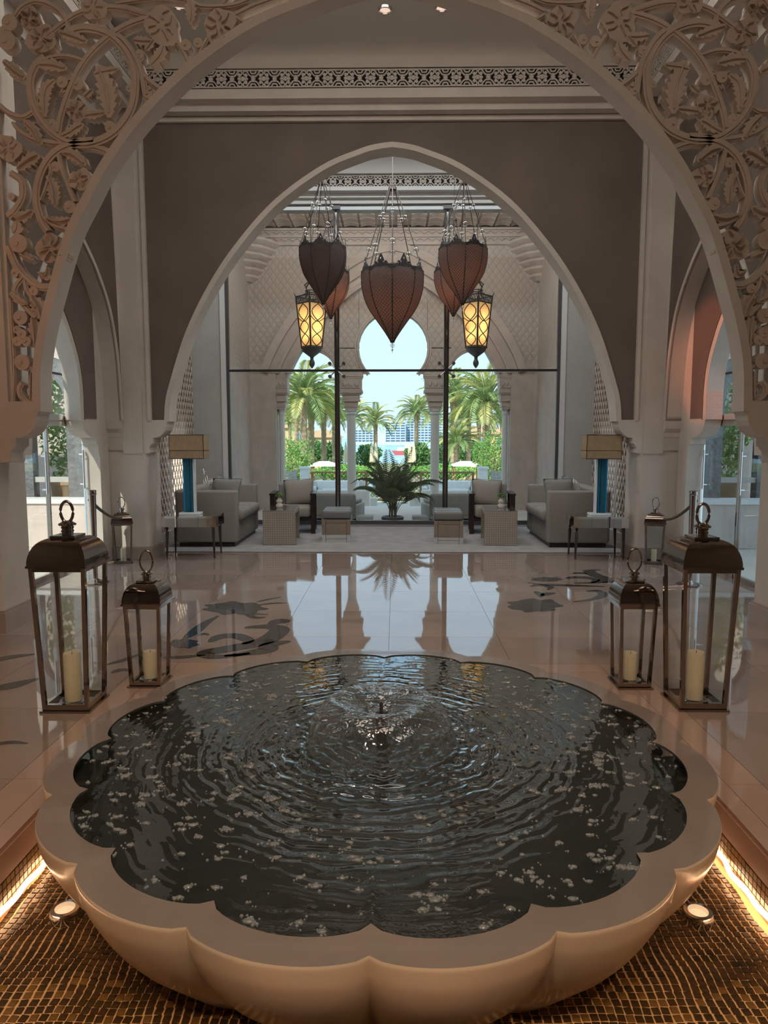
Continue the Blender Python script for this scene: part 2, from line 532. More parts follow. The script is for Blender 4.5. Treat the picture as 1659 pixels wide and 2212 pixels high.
    def build(s, name, mt, parent=None, smooth=None, fix=True, loc=None):
        return link(name, s.mesh(name, mt, smooth, fix), parent, loc)

def link(name, me, parent=None, loc=None):
    o = bpy.data.objects.new(name, me)
    col.objects.link(o)
    if parent is not None: o.parent = parent
    if loc is not None: o.location = loc
    return o

def tag(o, label=None, cat=None, group=None, kind=None):
    if label: o['label'] = label
    if cat: o['category'] = cat
    if group: o['group'] = group
    if kind: o['kind'] = kind
    return o

def thing(name, label, cat, loc=(0, 0, 0), rz=0.0, group=None, kind=None):
    o = bpy.data.objects.new(name, None)
    col.objects.link(o)
    o.location = loc
    o.rotation_euler = (0, 0, rz)
    return tag(o, label, cat, group, kind)

def copy_tree(o, parent=None, label=None):
    c = o.copy()
    col.objects.link(c)
    c.parent = parent
    if label: c['label'] = label
    for ch in o.children:
        copy_tree(ch, c)
    return c

def struct(mb, name, mt, label, cat='wall', smooth=None, parent=None):
    o = mb.build(name, mt, parent, smooth)
    if parent is None: tag(o, label, cat, kind='structure')
    return o

def uvbox(o, scale=1.0):
    """simple planar uv in metres along the dominant axis of each face"""
    me = o.data
    l = me.uv_layers.new(name='uv')
    for p in me.polygons:
        n = p.normal
        for li in p.loop_indices:
            c = me.vertices[me.loops[li].vertex_index].co
            if abs(n.z) > max(abs(n.x), abs(n.y)): uv = (c.x, c.y)
            elif abs(n.x) > abs(n.y): uv = (c.y, c.z)
            else: uv = (c.x, c.z)
            l.data[li].uv = (uv[0] * scale, uv[1] * scale)

def softbox(x0, x1, y0, y1, z0, z1, r, seg=3, puff=0.0):
    """rounded box mesh builder"""
    bm = bmesh.new()
    bmesh.ops.create_cube(bm, size=1.0)
    for v in bm.verts:
        v.co = Vector(((x0 + x1) / 2 + v.co.x * (x1 - x0), (y0 + y1) / 2 + v.co.y * (y1 - y0), (z0 + z1) / 2 + v.co.z * (z1 - z0)))
    bmesh.ops.bevel(bm, geom=bm.edges[:], offset=r, segments=seg, affect='EDGES', profile=0.5)
    m = MB()
    m.v = [tuple(v.co) for v in bm.verts]
    bm.verts.index_update()
    m.f = [tuple(v.index for v in f.verts) for f in bm.faces]
    bm.free()
    return m

# =================================================================== SETTING
YA0, YA1 = 5.33, 5.51     # first arch
YB0, YB1 = 8.65, 8.93     # second arch
YW = 11.9                 # window wall
YE = 14.8                 # arcade of the veranda
half_A = [(0, 4.66), (0.22, 4.625), (0.49, 4.545), (0.95, 4.375), (1.40, 4.09), (1.765, 3.76), (2.02, 3.45), (2.16, 3.22), (2.31, 2.95), (2.45, 2.55), (2.54, 2.25), (2.59, 1.98), (2.605, 1.69)]
half_B = [(0, 4.84), (0.18, 4.815), (0.36, 4.765), (0.79, 4.59), (1.335, 4.215), (1.78, 3.745), (2.12, 3.27), (2.41, 2.72), (2.62, 2.12), (2.675, 1.9), (2.693, 1.69)]
def full_arch(h, n=5):
    r = catmull([(p[0], p[1], 0) for p in h], n)
    r = [(p.x, p.y) for p in r]
    return [(-x, z) for x, z in reversed(r)] + r[1:]
def offset(curve, d):
    out = []
    N = len(curve)
    for i in range(N):
        a = Vector(curve[max(i - 1, 0)]); b = Vector(curve[min(i + 1, N - 1)])
        t = (b - a).normalized()
        nrm = Vector((-t.y, t.x))
        out.append((curve[i][0] + nrm.x * d, curve[i][1] + nrm.y * d))
    return out
arA, arB = full_arch(half_A), full_arch(half_B)

# ---- floor of hall and foyer : bed plus single slabs
PX, PY0, PY1 = 1.40, 1.58, 4.38       # sunken pit around the bowl
bed = MB()
for (x0, x1, y0, y1) in [(-4.6, -PX, -6, 5.5), (PX, 4.6, -6, 5.5), (-3.66, -PX, 5.5, 9.19), (PX, 3.66, 5.5, 9.19), (-PX, PX, -6, PY0), (-PX, PX, PY1, 9.19), (-3.45, 3.45, 9.19, YW)]:
    bed.box(x0, x1, y0, y1, -0.10, -0.022)
floor = struct(bed, 'floor', 'grout', 'polished brown marble floor of the hall and foyer', 'floor')
slab_cache = {}
def slab(x0, x1, y0, y1, mt='marble', name='slab'):
    g = 0.0012
    k = (round(x1 - x0, 3), round(y1 - y0, 3), mt)
    if k not in slab_cache:
        w, d = k[0] / 2 - g, k[1] / 2 - g
        slab_cache[k] = MB().box(-w, w, -d, d, -0.021, 0).mesh('slab', mt)
    return link(name, slab_cache[k], floor, ((x0 + x1) / 2, (y0 + y1) / 2, 0))
B1, B2 = 1.485, 1.64
for s in (-1, 1):
    for i in range(4):
        y = PY0 - 0.24 + i * (PY1 - PY0 + 0.48) / 4
        dy = (PY1 - PY0 + 0.48) / 4
        slab(min(s * B2, s * B1), max(s * B2, s * B1), y, y + dy, 'marble_border')
        slab(min(s * PX, s * B1), max(s * PX, s * B1), y, y + dy, 'marble_border')
for (y0, y1) in [(PY1 + 0.085, PY1 + 0.24), (PY1, PY1 + 0.085), (PY0 - 0.24, PY0 - 0.085), (PY0 - 0.085, PY0)]:
    for i in range(3):
        slab(-PX + i * 2 * PX / 3, -PX + (i + 1) * 2 * PX / 3, y0, y1, 'marble_border')
ys = [-6, -3.2, -0.5, PY0 - 0.24] + [PY0 - 0.24 + (PY1 - PY0 + 0.48) * i / 4 for i in range(1, 5)] + [5.25, 6.05, 6.85, 7.65, 8.45, 9.19]
for s in (-1, 1):
    for i in range(4):
        for j in range(len(ys) - 1):
            xs = [B2, 2.40, 3.15, 3.9, 4.6] if ys[j] < 5.2 else [B2, 2.40, 3.15, 3.66]
            if i + 1 >= len(xs): continue
            a, b = s * xs[i], s * xs[i + 1]
            slab(min(a, b), max(a, b), ys[j], ys[j + 1])
for j in range(len(ys) - 1):
    if ys[j] >= PY1 + 0.2 or ys[j + 1] <= PY0 - 0.2:
        for i in range(4):
            slab(-B2 + i * B2 / 2, -B2 + (i + 1) * B2 / 2, ys[j], ys[j + 1])
for s in (-1, 1):   # chamfered far corners of the pit
    MB().prism([(s * 1.401, 3.55), (s * 1.401, 4.381), (s * 0.60, 4.381)], -0.33, -0.0005, 'z').build('corner_slab', 'marble_border', floor)
# lounge floor margins beside the carpet
for (x0, x1) in [(-3.3, -3.05), (3.05, 3.3)]:
    slab(x0, x1, 9.19, YW)

# ---- dark scrolls inlaid in the floor
def inlay_px(pts, w, name='inlay_scroll', o=(0, 0), sc=1.0, taper=True):
    P = [onz(o[0] + p[0] * sc, o[1] + p[1] * sc, 0) for p in pts]
    W2 = (lambda t: w * (0.25 + 0.75 * math.sin(PI * min(1, max(0.0, t)) ** 0.8))) if taper else w
    m = MB().ribbon([(p.x, p.y) for p in P], W2, 0.0002, 0.0014, 'z', 6)
    return m.build(name, 'marble_inlay', floor)
def inlay_blob(cx, cy, rx, ry, o, sc, seed, name='inlay_flower'):
    rr = random.Random(seed)
    ph = rr.random() * 6
    pts = []
    for k in range(44):
        a = 2 * PI * k / 44
        q = 1 + 0.10 * math.sin(7 * a + ph) + 0.06 * math.sin(11 * a)
        p = onz(o[0] + (cx + rx * q * math.cos(a)) * sc, o[1] + (cy + ry * q * math.sin(a)) * sc, 0)
        pts.append((p.x, p.y))
    return MB().prism(pts, 0.0002, 0.0016, 'z').build(name, 'marble_inlay', floor)
oL, oR, sI = (340, 1180), (1000, 1180), 400 / 1659
for pts, w in [([(1190, 665), (1090, 675), (1000, 700)], 0.16), ([(780, 730), (900, 722), (1020, 722), (1095, 750), (1000, 830), (850, 880), (600, 925), (440, 955), (470, 988), (640, 985), (830, 960)], 0.17),
               ([(470, 860), (560, 812), (700, 803), (815, 845), (770, 880)], 0.13), ([(1190, 850), (1010, 885), (975, 930), (800, 960), (600, 985)], 0.15), ([(240, 830), (330, 770), (430, 690), (545, 625)], 0.10),
               ([(720, 605), (850, 607), (990, 612)], 0.07), ([(790, 612), (880, 640), (970, 636)], 0.07), ([(60, 1000), (250, 992), (430, 975)], 0.07), ([(890, 500), (1000, 475), (1110, 455)], 0.05), ([(900, 528), (1030, 512), (1160, 508)], 0.05),
               ([(360, 800), (420, 785), (460, 798)], 0.05)]:
    inlay_px(pts, w, o=oL, sc=sI)
inlay_blob(690, 555, 270, 55, oL, sI, 1)
inlay_blob(240, 872, 130, 42, oL, sI, 2)
for pts, w in [([(1230, 212), (1130, 222), (1190, 262), (1275, 290), (1220, 322), (1000, 332)], 0.16), ([(985, 246), (1050, 240), (1110, 250)], 0.10), ([(920, 288), (1040, 278), (1185, 298), (1160, 330)], 0.12),
               ([(580, 328), (740, 345), (900, 350), (1080, 355), (1270, 362)], 0.10), ([(1640, 300), (1450, 312), (1250, 325)], 0.12), ([(600, 360), (690, 350), (785, 368), (760, 392)], 0.09),
               ([(1110, 405), (1210, 402), (1255, 435), (1170, 475), (990, 498)], 0.10), ([(650, 405), (690, 430), (700, 460)], 0.09), ([(700, 445), (770, 425), (830, 420)], 0.09)]:
    inlay_px(pts, w, o=oR, sc=sI)
inlay_blob(750, 297, 135, 20, oR, sI, 3)
inlay_blob(640, 530, 235, 58, oR, sI, 4)
for pts, w in [([(-30, 1432), (20, 1420), (75, 1413)], 0.10), ([(-20, 1490), (30, 1480), (82, 1466)], 0.12), ([(228, 1437), (275, 1423), (325, 1405)], 0.05), ([(240, 1454), (262, 1447), (285, 1449)], 0.06), ([(-30, 1612), (20, 1604), (60, 1606)], 0.04)]:
    inlay_px(pts, w)

# ---- sunken pit
ZP = -0.262
pit = MB()
pit.box(-PX, PX, PY0, PY1, ZP - 0.06, ZP - 0.0012)
pit_o = struct(pit, 'floor_pit', 'tile_grout', 'sunken mosaic basin around the marble bowl', 'basin')
lip = MB()
lip.box(-PX - 0.06, -PX + .004, PY0 - 0.06, PY1 + 0.06, -0.125, -0.0215).box(PX - .004, PX + 0.06, PY0 - 0.06, PY1 + 0.06, -0.125, -0.0215)
lip.box(-PX, PX, PY0 - 0.06, PY0 + .004, -0.124, -0.022).box(-PX, PX, PY1 - .004, PY1 + 0.06, -0.124, -0.022)
lip.build('lip', 'lip_stone', pit_o)
pw = MB()
pw.box(-PX - 0.07, -PX - 0.004, PY0, PY1, ZP - 0.02, -0.125).box(PX + 0.004, PX + 0.07, PY0, PY1, ZP - 0.02, -0.125)
pw.box(-PX, PX, PY0 - 0.07, PY0 - 0.004, ZP - 0.02, -0.125).box(-PX, PX, PY1 + 0.004, PY1 + 0.07, ZP - 0.02, -0.125)
pw.build('pit_side', 'tile_grout', pit_o)
TS = 0.0295
tile_me = []
for k, mt in enumerate(('tile_a', 'tile_b', 'tile_a')):
    h = TS * 0.44
    m = MB().frustum([(-h, -h, -0.004), (h, -h, -0.004), (h, h, -0.004), (-h, h, -0.004)], [(-h * .86, -h * .86, 0.003), (h * .86, -h * .86, 0.003), (h * .86, h * .86, 0.003), (-h * .86, h * .86, 0.003)])
    tile_me.append(m)
meshes = [m.mesh('mosaic_tile', mt) for m, mt in zip(tile_me, ('tile_a', 'tile_b', 'tile_a'))]
BC = Vector((-0.02, 2.955))
cells = []
n = int(2 * PX / TS)
for i in range(n):
    for j in range(n):
        x = -PX + (i + 0.5) * TS; y = PY0 + (j + 0.5) * TS
        r = math.hypot(x - BC.x, y - BC.y)
        if r < 0.98: continue
        d = Vector((x, y, ZP)) - CAM
        zc = d.dot(fwd); px = W / 2 + F * d.dot(rgt) / zc; py = H / 2 - F * d.dot(upv) / zc
        vis = (0 <= px <= W and 0 <= py <= H and (r > 1.0 and y < 2.95))
        wob = 0.006 * math.sin(9 * x + 5 * y) + 0.005 * math.sin(23 * y - 11 * x)
        wob2 = 0.006 * math.sin(8 * y + 3 * x + 1) + 0.004 * math.sin(19 * x + 7 * y)
        cells.append((0 if vis else 1, zc, x + wob, y + wob2))
cells.sort()
rest = MB()
rr = random.Random(3)
for k, (nv, zc, x, y) in enumerate(cells):
    if k < 300:
        o = link('mosaic_tile', meshes[rr.choice((0, 0, 1, 2))], pit_o, (x, y, ZP))
        o.rotation_euler = (rr.uniform(-.06, .06), rr.uniform(-.06, .06), rr.uniform(-.12, .12))
    else:
        m = tile_me[0]
        a = rr.uniform(-.1, .1); ca, sa = math.cos(a), math.sin(a); tx, ty = rr.uniform(-.06, .06), rr.uniform(-.06, .06)
        rest.add([(x + v[0] * ca - v[1] * sa, y + v[0] * sa + v[1] * ca, ZP + v[2] + v[0] * tx + v[1] * ty) for v in m.v], m.f)
ro = rest.build('mosaic_tiles', 'tile_a', pit_o, fix=False)
ro['kind'] = 'stuff'
wt = MB()
for s in (-1, 1):
    for j in range(n):
        for k in range(4):
            y = PY0 + (j + .5) * TS; z = ZP + 0.02 + (k + .5) * 0.028; h = 0.0118
            wt.box(s * PX - 0.004, s * PX + 0.004, y - h, y + h, z - h, z + h)
o = wt.build('wall_tiles', 'tile_b', pit_o, fix=False)
o['kind'] = 'stuff'
def water_fn(u, v):
    return (-PX + 0.002 + u * (2 * PX - 0.004), PY0 + 0.002 + v * (PY1 - PY0 - 0.004), -0.215 + 0.0025 * math.sin(21 * u + 9 * v) + 0.002 * math.sin(37 * v - 13 * u))
pwat = MB().grid(water_fn, 60, 60)
tag(pwat.build('pit_water', 'pit_water', None, 180), 'shallow clear water over the brown mosaic around the bowl', 'water', kind='stuff')
for s, wd in ((-1, 'left'), (1, 'right')):
    pts = [(s * (PX - 0.016 - 0.006 * math.sin(y * 31) - 0.005 * math.sin(y * 17 + 1)), y, -0.222) for y in [PY0 + 0.03 + i * 0.03 for i in range(int((PY1 - PY0 - 0.06) / 0.03))]]
    tag(MB().tube(pts, 0.011, 6).build('light_strip', 'led_warm', None, 180), 'glowing warm light strip along the %s side of the sunken basin' % wd, 'light strip', 'light strips in the basin')
for s, wd, loc in ((-1, 'left', (-1.165, 2.43, ZP)), (1, 'right', (1.15, 2.45, ZP))):
    t = thing('underwater_lamp', 'round chrome underwater lamp on the mosaic %s of the bowl' % wd, 'lamp', loc, 0, 'underwater lamps')
    MB().lathe([(0.052, 0.0), (0.056, 0.03), (0.050, 0.045), (0.036, 0.046), (0.034, 0.03)], 28, cap=False).build('rim', 'chrome', t, 60)
    MB().lathe([(0.034, 0.030), (0.02, 0.038), (0.0, 0.040)], 20).build('lens', 'lens_glow', t, 60)

# ---- the scalloped bowl
NL = 16
def lobe(a, r_c, r_l, p=0.5):
    """radius of a scalloped outline; cusps every 22.5 deg, one facing the camera"""
    t = ((a + PI / 2) / (2 * PI) * NL) % 1.0
    return r_c + (r_l - r_c) * (math.sin(PI * t) ** p)
bowl = thing('fountain_bowl', 'large scalloped beige stone bowl of the fountain', 'fountain', (BC.x, BC.y, 0))
prof = [(0.90, -0.33, 1.2), (0.99, -0.27, 1.25), (1.05, -0.20, 1.3), (1.14, -0.10, 1.25), (1.185, -0.04, 1.2), (1.225, 0.02, 1.1), (1.258, 0.08, 1.0), (1.278, 0.13, 1.0), (1.286, 0.175, 1.0), (1.288, 0.193, 1.0), (1.285, 0.20, 1.0)]
def bowl_fn(u, v):
    a = 2 * PI * u - PI / 2
    x = v * (len(prof) - 1); i = min(int(x), len(prof) - 2); t = x - i
    r = prof[i][0] * (1 - t) + prof[i + 1][0] * t; z = prof[i][1] * (1 - t) + prof[i + 1][1] * t; k = prof[i][2] * (1 - t) + prof[i + 1][2] * t
    rr = lobe(a, r, r * (1 + 0.045 * k), 0.6)
    return (rr * math.cos(a), rr * math.sin(a), z)
MB().grid(bowl_fn, NL * 16, 27, True).build('shell', 'onyx', bowl, 35)
def rim_fn(u, v):
    a = 2 * PI * u - PI / 2
    ro, ri = lobe(a, 1.285, 1.285 * 1.045, 0.6), lobe(a, 1.165, 1.237, 0.55)
    r = ri + (ro - ri) * min(1, v * 1.0)
    return (r * math.cos(a), r * math.sin(a), 0.20)
MB().grid(rim_fn, NL * 16, 3, True).build('rim', 'onyx_rim', bowl)
def inner_fn(u, v):
    a = 2 * PI * u - PI / 2
    ri = lobe(a, 1.165, 1.237, 0.55)
    if v < 0.5: k, z = 1.0, 0.20 - v * 2 * 0.05
    else: k, z = 1.0 - (v - 0.5) * 2 * 0.45, 0.15 - (v - .5) * 2 * 0.22
    return (ri * k * math.cos(a), ri * k * math.sin(a), z)
im = MB().grid(inner_fn, NL * 10, 8, True)
im.build('basin', 'basin_floor', bowl)
MB().lathe([(0.0, -0.068), (0.72, -0.068)], 48, cap=False).build('basin_floor', 'basin_floor', bowl)
WZ = 0.195
def wave(r, a):
    am = 0.0036 * math.exp(-max(0, r - 0.30) / 0.26) + 0.00022 * math.exp(-max(0, r - 0.3) / 0.35) + 0.000012
    ph = 2 * PI * r / 0.058
    x, y = r * math.cos(a), r * math.sin(a)
    n1 = mnoise.noise((x * 5, y * 5, 0.3)); n2 = mnoise.noise((x * 13, y * 13, 4.7)); n3 = mnoise.noise((x * 30, y * 30, 9.1))
    w = 0.75 * math.sin(ph + 5.0 * n1 + 2.2 * n2)
    w += 0.5 * math.sin(2 * PI * r / 0.034 + 5 * n1 + 4 * n2)
    w += 1.5 * n2 + 1.1 * n3
    return am * w
def water2(u, v):
    a = 2 * PI * u - PI / 2
    R = lobe(a, 1.165, 1.237, 0.55) + 0.002
    r = 0.02 + (R - 0.02) * v
    return (BC.x + r * math.cos(a), BC.y + r * math.sin(a), WZ + wave(r, a) * min(1, (R - r) / 0.03))
tag(MB().grid(water2, 512, 190, True).build('pool_water', 'pool_water', None, 180, fix=False), 'dark rippling water filling the scalloped bowl', 'water', kind='stuff')
fb = MB()
rr = random.Random(11)
cnt = 0
while cnt < 640:
    r = 0.34 + 0.88 * math.sqrt(rr.random()); a = rr.random() * 2 * PI
    if r > lobe(a, 1.165, 1.237, .55) - 0.02:
        if rr.random() < 0.9: continue
    if r < 0.55 and rr.random() < 0.6: continue
    cnt += 1
    big = rr.random()
    ncl = rr.randint(1, 2) if big < 0.35 else rr.randint(4, 8) if big < 0.92 else rr.randint(10, 16)
    bw = 0.0030 * math.sqrt(ncl)
    if ncl > 2: fb.ball((BC.x + r * math.cos(a), BC.y + r * math.sin(a), WZ + 0.0004), (bw * 1.6, bw * 1.1, 0.0055), 10, 8, True)
    ang = rr.uniform(-.5, .5)
    for k in range(ncl):
        s0 = rr.uniform(0.0026, 0.0056) * (1.25 if big > 0.9 else 1)
        ox, oy = rr.gauss(0, 0.0026 * math.sqrt(ncl)) * 1.7, rr.gauss(0, 0.0024 * math.sqrt(ncl))
        fb.ball((BC.x + r * math.cos(a) + ox * math.cos(ang), BC.y + r * math.sin(a) + oy + ox * math.sin(ang), WZ + 0.0005), (s0, s0, s0 * 0.95), 8, 6, True)
tag(fb.build('foam_bubbles', 'bubble', None, 180, fix=False), 'small white bubbles floating on the bowl water', 'bubbles', kind='stuff')
t = thing('fountain_nozzle', 'dark metal nozzle in the middle of the bowl', 'nozzle', (BC.x + 0.005, BC.y, 0))
MB().lathe([(0.027, -0.07), (0.027, 0.10), (0.024, 0.11), (0.024, 0.30), (0.027, 0.305), (0.027, 0.318), (0.013, 0.32)], 16).build('pipe', 'iron', t, 40)
MB().lathe([(0.008, 0.318), (0.008, 0.362), (0.004, 0.37)], 12).build('tip', 'iron', t, 40)
for k in range(6):
    MB().lathe([(0.0250, 0.13 + k * .028), (0.0275, 0.135 + k * .028), (0.0250, 0.14 + k * .028)], 14, cap=False).build('thread', 'iron', t, 60)
bp = [(0.026, 0.322), (0.055, 0.326), (0.10, 0.352), (0.15, 0.375), (0.20, 0.380), (0.245, 0.362), (0.28, 0.325), (0.302, 0.28), (0.312, 0.235), (0.315, 0.197)]
bq = [(p.x, p.y) for p in catmull([(p[0], p[1], 0) for p in bp], 4)]
def bell_fn(u, v):
    a = 2 * PI * u
    x = v * (len(bq) - 1); i = min(int(x), len(bq) - 2); t_ = x - i
    r = bq[i][0] * (1 - t_) + bq[i + 1][0] * t_; z = bq[i][1] * (1 - t_) + bq[i + 1][1] * t_
    w = 1 + 0.010 * math.sin(9 * a + 14 * v) * v + 0.007 * math.sin(23 * a - 9 * v) * v + 0.004 * math.sin(41 * a + 30 * v)
    return (BC.x + 0.005 + r * w * math.cos(a), BC.y + r * w * math.sin(a), z + 0.003 * math.sin(40 * v + 6 * a))
tag(MB().grid(bell_fn, 160, 60, True).build('water_bell', 'bell_water', None, 180, fix=False), 'clear mushroom shaped dome of falling fountain water', 'water', kind='stuff')

# ---- first arch wall
wa = MB()
bandA = offset(arA, 0.062)
wa.band(arA, bandA, YA0, YA1)
wa_o = struct(wa, 'wall_front', 'plaster', 'pointed arch wall with pierced floral spandrels in front of the foyer', 'wall', 40)
def corbel_poly(x_arch, z0, x_col, x_out, ztop):
    """profile of a corbel below the springing, for the +x side (x grows away from the opening)"""
    pts = [(x_arch, ztop), (x_arch, z0)]
    c = (x_arch, z0 - 0.20)
    pts += [(x_arch + 0.02, z0 - 0.01)]
    for k in range(7):
        a = PI / 2 * k / 6
        pts.append((x_arch + 0.20 - 0.0 - 0.17 * math.cos(a), z0 - 0.02 - 0.18 * (1 - math.cos(a) * 0 - (1 - math.sin(a)))))
    pts += [(x_arch + 0.20, z0 - 0.26)]
    for k in range(5):
        a = k / 4
        pts.append((x_arch + 0.215 + 0.03 * math.sin(a * PI) + 0.02 * a, z0 - 0.265 - 0.11 * a))
    pts += [(x_col, z0 - 0.385), (x_out, z0 - 0.385), (x_out, ztop)]
    return pts
for s in (-1, 1):
    poly = [(s * x, z) for x, z in corbel_poly(2.605, 1.69, 2.95, 2.975, 1.765)]
    MB().prism(poly, YA0 + 0.0025, YA1 + 0.02).build('corbel', 'plaster', wa_o)
    # column shaft with rounded corners, and the tall pier behind it
    pts = []
    x0, x1 = 2.97, 4.6
    for k in range(6):
        a = PI / 2 * k / 5
        pts.append((s * (x0 + 0.05 - 0.05 * math.sin(a)), YA0 + 0.05 - 0.05 * math.cos(a)))
    pts += [(s * x0, 5.75), (s * x1, 5.75), (s * x1, YA0)]
    MB().prism(pts, 0.17, 1.32, 'z').build('column', 'plaster', wa_o, 40)
    MB().box(min(s * 2.94, s * 4.6), max(s * 2.94, s * 4.6), YA0 - 0.03, 5.78, 0.0, 0.155).build('base', 'stone_base', wa_o)
    MB().box(min(s * 2.955, s * 4.6), max(s * 2.955, s * 4.6), YA0 - 0.015, 5.765, 0.155, 0.172).build('base_moulding', 'stone_base', wa_o)
    MB().box(min(s * 2.845, s * 4.6), max(s * 2.845, s * 4.6), YA0 + 0.004, YA1, 1.31, 6.6).build('pier', 'plaster', wa_o)
    MB().box(min(s * 2.815, s * 2.845), max(s * 2.815, s * 2.845), YA0 + 0.03, YA1, 1.765, 4.9).build('frame_moulding', 'plaster', wa_o)
MB().box(-2.85, 2.85, YA0, YA1, 4.9, 6.6).build('lintel', 'plaster', wa_o)

# ---- pierced floral spandrels
c1 = lambda x, y: (x * .1989, y * .1989)
c2 = lambda x, y: (x * .2894, 280 + y * .2894)
c3 = lambda x, y: (x * .3315, y * .3315)
def wpt(p):
    q = at(p[0], p[1], YA0); return (q.x, q.z)
class Screen:
    def __init__(s, side):
        s.side = side; s.k = 0
        s.o = thing('vine_screen', 'carved pierced vine screen filling the %s spandrel of the first arch' % ('left' if side < 0 else 'right'), 'carved screen', (0, 0, 0), 0, 'carved vine spandrels')
    def m(s, p):
        return (p[0] if s.side < 0 else -p[0], p[1])
    def dep(s):
        s.k += 1
        return (s.k % 23) * 0.0011
    def stem(s, pts, w=0.042, closed=False, taper=False, name='stem'):
        P = [s.m(wpt(p)) for p in pts]
        d = s.dep()
        ww = (lambda t: w * (0.35 + 0.65 * math.sin(PI * (0.12 + 0.76 * t)))) if taper else w
        MB().ribbon(P, ww, YA0 + 0.022 + d, YA1 - 0.07, 'y', 7, closed).build(name, 'plaster_screen', s.o, 40)
        # raised rib that runs along the stem
        MB().ribbon(P, (lambda t: w * 0.42) , YA0 + 0.012 + d, YA0 + 0.03 + d, 'y', 7, closed).build('rib', 'plaster_screen', s.o, 40)
    def poly(s, P, name, dy=0.0, thick=0.085):
        d = s.dep()
        MB().prism(P, YA0 + 0.008 + d + dy, YA0 + 0.008 + d + dy + thick, 'y').build(name, 'plaster_screen', s.o)
    def disc(s, c, r, name='berry'):
        q = s.m(wpt(c))
        s.poly([(q[0] + r * math.cos(2 * PI * k / 20), q[1] + r * math.sin(2 * PI * k / 20)) for k in range(20)], name)
        p2 = [(q[0] + r * .25 * math.cos(2 * PI * k / 8) + r * .2 * s.side, q[1] + r * .25 * math.sin(2 * PI * k / 8)) for k in range(8)]
        s.poly(p2, 'bud', -0.01, 0.02)
    def rosette(s, c, r, seed=0, pet=9):
        q = s.m(wpt(c)); rr = random.Random(seed)
        P = []
        N = pet * 8
        for k in range(N):
            a = 2 * PI * k / N
            f = 0.92 + 0.10 * math.sin(2 * a + seed) + 0.07 * math.sin(3 * a - 2 * seed) + 0.05 * math.sin(5 * a + 3 * seed) + 0.07 * ((pet * 1.6 * a / 2 / PI) % 1.0 if math.sin(a) < .5 else .4)
            P.append((q[0] + r * f * math.cos(a), q[1] + r * f * math.sin(a)))
        s.poly(P, 'flower')
        # overlapping petals in low relief
        for j in range(7):
            a = 2 * PI * j / 7 + seed
            k0, k1 = rr.uniform(.15, .35), rr.uniform(.7, .92)
            pv = [(q[0] + r * k * math.cos(a + w_), q[1] + r * k * math.sin(a + w_)) for k, w_ in ((k0, 0), ((k0 + k1) / 2, rr.uniform(-.3, .3)), (k1, rr.uniform(-.4, .4)))]
            MB().ribbon(pv, r * .045, YA0 - 0.002 + s.dep() * .2, YA0 + 0.03, 'y', 4).build('petal_fold', 'plaster_screen', s.o)
    def leaf(s, pts, w, teeth=6, name='leaf'):
        P = [s.m(wpt(p)) for p in pts]
        C = catmull([(p[0], p[1], 0) for p in P], 16)
        N = len(C)
        A, B = [], []
        for i in range(N):
            t = i / (N - 1)
            d = (C[min(i + 1, N - 1)] - C[max(i - 1, 0)]).normalized()
            nr = Vector((-d.y, d.x, 0))
            env = math.sin(PI * min(1, t * .92 + .04)) ** .7
            saw = 1 - 0.42 * ((t * teeth) % 1.0)
            A.append(C[i] + nr * w * .64 * env * saw)
            B.append(C[i] - nr * w * .64 * env * saw)
        poly = [(p.x, p.y) for p in A] + [(C[-1].x, C[-1].y)] + [(p.x, p.y) for p in reversed(B)]
        s.poly(poly, name)
        MB().ribbon([(C[i].x, C[i].y) for i in range(2, N - 2, max(1, N // 7))], w * .09, YA0 - 0.002, YA0 + 0.02, 'y', 3).build('vein', 'plaster_screen', s.o)

